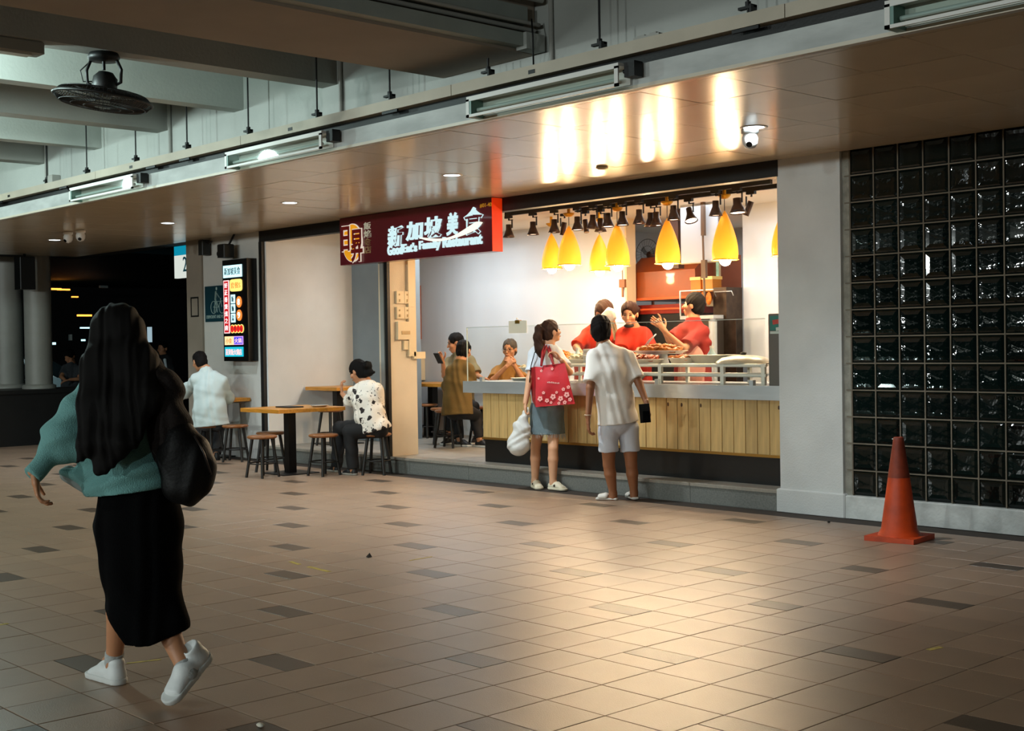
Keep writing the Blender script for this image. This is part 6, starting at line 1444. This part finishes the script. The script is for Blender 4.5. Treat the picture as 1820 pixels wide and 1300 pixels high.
# 6. diner in olive tee with his back to us, 7. diner with phone, 8. grey-haired man with glasses
M_olive = mat('olive_brown_tee', '6a5428', .85, var=.1, bump=.15)
M_olg = mat('grey_olive_tee', '7d7458', .85, var=.1)
M_jeans = mat('black_jeans', '0e0e12', .8)
J = dict(head=(-12.227, 10.491, 1.379), neck=(-12.218, 10.427, 1.269), shL=(-12.304, 10.334, 1.147), shR=(-12.064, 10.447, 1.159), chest=(-12.197, 10.376, 0.994), waist=(-12.214, 10.358, 0.787), pelvis=(-12.206, 10.367, 0.662),
 elL=(-12.537, 10.450, 0.882), wrL=(-12.714, 10.627, 0.909), elR=(-12.222, 10.643, 0.915), wrR=(-12.468, 10.820, 0.942), hipL=(-12.248, 10.321, 0.642), hipR=(-12.116, 10.390, 0.643),
 knL=(-12.559, 10.647, 0.569), anL=(-12.467, 10.600, 0.277), toeL=(-12.306, 10.553, 0.238), knR=(-12.282, 10.726, 0.573), anR=(-12.182, 10.688, 0.284), toeR=(-12.022, 10.639, 0.238))
P, H, J, cs, ps = human('diner in olive tee seated with his back to the street inside the shop', (-12.697, 10.879, 0.178), J, M_skin, face_dir=dirv(.35, .85, -.25), res=.008, build=1.0)
shirt(P, J, M_olive, cs, ps, (-12.196, 10.348, 0.594), infl=.02, loose=.03, sleeve=.85, neckcut=(J['neck'], dirv(.1, .2, 1)), sl_infl=.026, rip=.004, name='tee_shirt')
trousers(P, J, M_jeans, ps, leg=1.99, infl=.015)
hair_cap(H, M_hair, P)
for q, tp in (('L', (-12.296, 10.637, 0.205)), ('R', (-12.041, 10.692, 0.206))): shoe(P, J['an'+q], tp, mat('black_sneaker', '18171a', .5), M_sole, .178, 1.05)
J = dict(head=(-12.979, 11.003, 1.480), neck=(-12.955, 11.029, 1.362), shL=(-13.128, 10.989, 1.231), shR=(-12.719, 11.064, 1.243), chest=(-12.905, 11.009, 1.084), waist=(-12.946, 11.039, 0.855), pelvis=(-12.948, 11.037, 0.701),
 elL=(-13.045, 10.859, 1.058), wrL=(-12.942, 10.749, 1.228), elR=(-12.606, 11.039, 1.056), wrR=(-12.380, 10.915, 1.032), hipL=(-13.036, 11.015, 0.670), hipR=(-12.850, 11.069, 0.672),
 knL=(-12.731, 10.682, 0.663), anL=(-12.821, 10.733, 0.369), toeL=(-12.784, 10.626, 0.334), knR=(-12.527, 10.903, 0.658), anR=(-12.628, 11.015, 0.361), toeR=(-12.530, 10.900, 0.328))
P, H, J, cs, ps = human('diner with short dark hair looking left at a phone inside the shop', (-14.190, 12.087, 0.178), J, M_skin, face_dir=dirv(-.92, -.1, -.2), res=.008,
    hands={'L': (dirv(-.35, -.1, .9), dirv(-.2, -.8, .3), dirv(.8, .3, .3), .8), 'R': (dirv(.8, -.5, -.15), dirv(0, 0, -1), dirv(-.4, .8, 0), .3)})
shirt(P, J, M_olg, cs, ps, (-12.948, 11.037, 0.671), infl=.02, loose=.03, sleeve=.85, neckcut=(J['neck'], UP), sl_infl=.026, name='tee_shirt')
trousers(P, J, M_jeans, ps, leg=1.99); hair_cap(H, MATS['short_black_hair'], P); face(H, P, M_hair)
for q in 'LR': shoe(P, J['an'+q], tuple(J['toe'+q]), mat('dark_shoe', '141416', .5), M_sole, .178, 1.0)
p = V3((-12.919, 10.656, 1.288)); t = thing('phone', 'smartphone held up by the diner looking left', 'phone', tuple(p))
PR = Matrix(((rdir[0], cdir[0], 0), (rdir[1], cdir[1], 0), (0, 0, 1))) @ Matrix.Rotation(.9, 3, 'Z') @ Matrix.Rotation(-.6, 3, 'Y')
MB().obox(tuple(p), (.014, .085, .16), PR).build('phone_body', mat('dark_phone', '2a2522', .3), t)
MB().obox(tuple(p+RT*.006+UP*.006), (.004, .068, .138), PR).build('screen', mat('dim_phone_screen', '6b7076', .15), t)
J = dict(head=(-12.208, 11.249, 1.390), neck=(-12.255, 11.271, 1.253), shL=(-12.186, 11.419, 1.106), shR=(-12.411, 11.176, 1.111), chest=(-12.300, 11.296, 0.964), waist=(-12.339, 11.327, 0.746), pelvis=(-12.378, 11.359, 0.598),
 elL=(-11.949, 11.234, 0.998), wrL=(-11.987, 11.119, 1.185), elR=(-12.209, 10.953, 1.004), wrR=(-12.033, 11.026, 1.173), hipL=(-12.324, 11.418, 0.568), hipR=(-12.427, 11.306, 0.570),
 knL=(-11.984, 11.122, 0.563), anL=(-12.070, 11.176, 0.259), toeL=(-11.961, 11.074, 0.199), knR=(-12.109, 10.987, 0.566), anR=(-12.177, 11.061, 0.261), toeR=(-12.066, 10.960, 0.202))
P, H, J, cs, ps = human('grey-haired man with glasses, hands clasped at his chin behind the glass', (-12.231, 11.216, 0.178), J, M_skin, face_dir=dirv(-.35, -.92, -.12), res=.008,
    hands={'L': (dirv(-.6, 0, .6), dirv(-.6, .6, 0), dirv(.3, .5, .6), 1.0), 'R': (dirv(.6, 0, .6), dirv(.6, .6, 0), dirv(-.3, .5, .6), 1.0)})
shirt(P, J, mat('mustard_shirt', '9a6d33', .85, var=.1), cs, ps, (-12.378, 11.359, 0.569), infl=.02, loose=.03, sleeve=.9, neckcut=(J['neck'], UP), sl_infl=.026)
trousers(P, J, M_jeans, ps, leg=1.99); hair_cap(H, M_hairg, P); face(H, P, M_hairg, glasses=True)
for q in 'LR': shoe(P, J['an'+q], tuple(J['toe'+q]), mat('dark_shoe', '141416', .5), M_sole, .178, 1.0)

# 9-11. the workers behind the counter
M_redt = mat('orange_red_tee', 'c22c10', .85, var=.08, bump=.1)
M_maro = mat('dark_red_tee', '8a2018', .85, var=.1, bump=.1)
fl = .178
def worker(lab, px, J, **kw): return human(lab, px, J, M_skin, **kw)
J = dict(head=(-9.911, 10.566, 1.787), neck=(-9.998, 10.546, 1.664), shL=(-9.854, 10.628, 1.561), shR=(-10.127, 10.480, 1.554), chest=(-10.052, 10.561, 1.420), waist=(-10.123, 10.558, 1.169), pelvis=(-10.125, 10.556, 0.948),
 elL=(-9.669, 10.534, 1.448), wrL=(-9.624, 10.434, 1.583), elR=(-10.057, 10.261, 1.405), wrR=(-9.867, 10.171, 1.319), hipL=(-10.082, 10.601, 0.909), hipR=(-10.168, 10.509, 0.911),
 knL=(-10.086, 10.598, 0.568), anL=(-10.089, 10.594, 0.202), toeL=(-9.995, 10.475, 0.140), knR=(-10.171, 10.505, 0.570), anR=(-10.175, 10.501, 0.204), toeR=(-10.080, 10.383, 0.142))
P, H, J, cs, ps = worker('worker in orange-red tee stooping behind the man in the white polo', (-9.933, 10.339, 0.178), J, male=False, face_dir=dirv(.45, -.8, -.4), res=.008,
    hands={'L': (dirv(-.3, -.1, .9), dirv(-.5, .6, 0), dirv(-.5, -.5, 0), .9), 'R': (dirv(.6, -.6, -.3), dirv(0, 0, -1), dirv(.5, .5, 0), .7)})
shirt(P, J, M_redt, cs, ps, (-10.125, 10.555, 0.910), infl=.02, loose=.03, sleeve=.9, neckcut=(J['neck'], UP), sl_infl=.03, name='tee_shirt')
trousers(P, J, M_jeans, ps, leg=1.99); hair_cap(H, M_hairb, P, puff=1.08, extra=lambda F, H: F.ell(H.p(0, -.115, .0), (.04, .035, .04), H.ax, .015)); face(H, P, M_hairb)
for q in 'LR': shoe(P, J['an'+q], tuple(J['toe'+q]), mat('dark_shoe', '141416', .5), M_sole, .178, 1.0)
t = thing('noodle_bundle', 'pale noodles lifted up in front of the stooping worker\'s face', 'food', (-9.622, 10.363, 1.753))
b = MB()
for k in range(16):
    o_ = RT*random.uniform(-.03, .03)+FW*random.uniform(-.02, .02)
    b.tube([tuple(V3((-9.630, 10.355, 1.796))+o_*.6), tuple(V3((-9.618, 10.367, 1.692))+o_*.5), tuple(V3((-9.595, 10.393, 1.558))+o_*1.2), tuple(V3((-9.583, 10.405, 1.478))+o_*1.8)], .005, 5)
o = b.build('noodles', mat('pale_noodles', 'efd9a8', .5), t); o['kind'] = 'stuff'
fmesh('paper_wrap', Field(.005).chain([(-9.688, 10.292, 1.743), (-9.630, 10.355, 1.790), (-9.610, 10.376, 1.716)], [(.02, .012), (.05, .03), (.04, .03)], side=UP, k=.02), mat('white_paper_wrap', 'f2ead8', .6), t)
J = dict(head=(-9.418, 10.436, 1.754), neck=(-9.462, 10.536, 1.628), shL=(-9.359, 10.647, 1.540), shR=(-9.549, 10.442, 1.557), chest=(-9.465, 10.563, 1.433), waist=(-9.479, 10.591, 1.170), pelvis=(-9.481, 10.589, 0.956),
 elL=(-9.237, 10.559, 1.370), wrL=(-9.210, 10.293, 1.314), elR=(-9.449, 10.329, 1.375), wrR=(-9.225, 10.204, 1.304), hipL=(-9.436, 10.638, 0.918), hipR=(-9.527, 10.540, 0.920),
 knL=(-9.439, 10.635, 0.588), anL=(-9.442, 10.631, 0.208), toeL=(-9.347, 10.513, 0.149), knR=(-9.530, 10.536, 0.590), anR=(-9.534, 10.532, 0.210), toeR=(-9.437, 10.415, 0.151))
P, H, J, cs, ps = worker('smiling worker facing us in orange-red tee with mask under her chin', (-9.359, 10.436, 0.178), J, male=False, face_dir=dirv(-.30, -.93, -.20), res=.006,
    hands={'L': (dirv(-.7, -.6, -.2), dirv(0, 0, -1), dirv(0, -.8, .5), .7), 'R': (dirv(.5, -.8, -.1), dirv(0, 0, -1), dirv(-.5, -.5, .5), .7)})
shirt(P, J, M_redt, cs, ps, (-9.481, 10.589, 0.919), infl=.018, loose=.02, sleeve=.95, neckcut=(J['neck'], dirv(0, -.3, 1)), sl_infl=.03, name='tee_shirt', rip=.003)
trousers(P, J, M_jeans, ps, leg=1.99)
hair_cap(H, mat('auburn_hair', '2e150a', .7, spec=.2, var=.3, vscale=30, bump=.4, stretch=(30, 30, 2)), P, puff=1.06, extra=lambda F, H: F.ell(H.p(-.045, -.105, .025), (.045, .04, .05), H.ax, .012))
face(H, P, mat('brow_brown', '2e1a10', .7), closed=False)
fmesh('chin_mask', Field(.004).ell(H.p(0, .058, -.104), (.056, .050, .022), H.ax).ell(H.p(0, .02, -.05), (.045, .04, .05), H.ax, .004, sub=True), mat('black_mask', '17100e', .7), P)
for q in 'LR': shoe(P, J['an'+q], tuple(J['toe'+q]), mat('dark_shoe', '141416', .5), M_sole, .178, 1.0)
J = dict(head=(-8.662, 10.591, 1.828), neck=(-8.667, 10.586, 1.699), shL=(-8.804, 10.511, 1.556), shR=(-8.533, 10.583, 1.562), chest=(-8.650, 10.560, 1.424), waist=(-8.653, 10.557, 1.173), pelvis=(-8.654, 10.555, 0.969),
 elL=(-8.803, 10.365, 1.475), wrL=(-8.817, 10.276, 1.603), elR=(-8.512, 10.238, 1.381), wrR=(-8.671, 10.140, 1.555), hipL=(-8.714, 10.535, 0.934), hipR=(-8.598, 10.586, 0.934),
 knL=(-8.717, 10.532, 0.582), anL=(-8.720, 10.528, 0.218), toeL=(-8.720, 10.455, 0.154), knR=(-8.602, 10.583, 0.583), anR=(-8.605, 10.579, 0.209), toeR=(-8.569, 10.471, 0.150))
P, H, J, cs, ps = worker('worker in dark red tee at the right raising both hands, face turned away', (-8.631, 10.510, 0.178), J, face_dir=dirv(-.85, .45, .1), res=.007,
    hands={'L': (dirv(-.7, 0, .5), dirv(0, -.9, 0), dirv(.5, 0, .8), .7), 'R': (dirv(-.5, .1, .8), dirv(-.3, .8, 0), dirv(.8, 0, .5), .7)}, build=1.05)
shirt(P, J, M_maro, cs, ps, (-8.655, 10.555, 0.910), infl=.022, loose=.03, sleeve=.85, neckcut=(J['neck'], dirv(0, .1, 1)), sl_infl=.03, name='tee_shirt', build=1.05)
trousers(P, J, M_jeans, ps, leg=1.99); hair_cap(H, MATS['short_black_hair'], P, puff=1.03); face(H, P, M_hair)
for q in 'LR': shoe(P, J['an'+q], tuple(J['toe'+q]), mat('dark_shoe', '141416', .5), M_sole, .178, 1.0)
F = Field(.008).seg((-8.578, 10.432, 1.263), (-8.581, 10.428, 0.916), (.13, .05), (.15, .06), side=ps, k=.02); F.ell((-8.541, 10.413, 1.206), (.12, .08, .22), (nrm(ps), FW, UP), .02)
fmesh('apron', F, mat('pale_pink_apron', 'c98a7c', .8), P)

# 12-13. dim figures beyond the walkway
J = dict(head=(-22.572, 10.054, 1.355), neck=(-22.553, 10.074, 1.243), shL=(-22.465, 10.169, 1.130), shR=(-22.643, 9.977, 1.144), chest=(-22.556, 10.071, 1.011), waist=(-22.559, 10.068, 0.809), pelvis=(-22.561, 10.065, 0.647),
 elL=(-22.255, 10.102, 0.952), wrL=(-22.288, 9.919, 0.947), elR=(-22.486, 9.852, 0.997), wrR=(-22.343, 9.860, 0.938), hipL=(-22.528, 10.102, 0.606), hipR=(-22.603, 10.020, 0.608),
 knL=(-22.338, 10.012, 0.392), anL=(-22.535, 10.094, 0.060), toeL=(-22.446, 10.042, 0.025), knR=(-22.413, 9.931, 0.394), anR=(-22.611, 10.012, 0.061), toeR=(-22.522, 9.961, 0.027))
P, H, J, cs, ps = human('dim person in dark grey top, head bowed, beyond the round columns', (-23.841, 10.622, -0.050), J, M_skin, face_dir=dirv(-.2, -.8, -.6), res=.012, hands={'L': (dirv(-.8, -.2, -.2), dirv(0, 0, -1), UP, .5)})
shirt(P, J, mat('dim_grey_top', '3d4246', .9), cs, ps, (-22.562, 10.065, 0.607), infl=.02, loose=.03, sleeve=.7, res=.012, name='top'); trousers(P, J, M_jeans, ps, leg=1.99, res=.012); hair_cap(H, M_hair, P, res=.009)
J = dict(head=(-22.446, 11.810, 1.472), neck=(-22.441, 11.816, 1.355), shL=(-22.521, 11.730, 1.262), shR=(-22.363, 11.900, 1.258), chest=(-22.444, 11.813, 1.112), waist=(-22.447, 11.810, 0.900), pelvis=(-22.449, 11.807, 0.731),
 elL=(-22.453, 11.655, 1.052), wrL=(-22.303, 11.671, 1.158), elR=(-22.246, 11.879, 1.027), wrR=(-22.263, 11.861, 0.837), hipL=(-22.486, 11.768, 0.689), hipR=(-22.407, 11.853, 0.688),
 knL=(-22.490, 11.764, 0.393), anL=(-22.494, 11.758, 0.033), toeL=(-22.417, 11.694, -0.003), knR=(-22.411, 11.849, 0.391), anR=(-22.415, 11.844, 0.031), toeR=(-22.310, 11.810, -0.006))
P, H, J, cs, ps = human('dim standing person in dark jacket over a pale collar, behind the walking woman', (-23.069, 12.117, -0.050), J, M_skin, face_dir=dirv(-.3, -.9, 0), res=.012)
shirt(P, J, mat('night_jacket', '141517', .9), cs, ps, (-22.450, 11.807, 0.678), infl=.03, loose=.03, sleeve=1.9, res=.012, name='jacket'); trousers(P, J, M_jeans, ps, leg=1.99, res=.012); hair_cap(H, M_hair, P, res=.009)
fmesh('shirt_front', Field(.008).seg((-22.292, 11.771, 1.261), (-22.267, 11.798, 1.029), .03, .015), mat('pale_shirt_front', 'b9c4c8', .8), P)
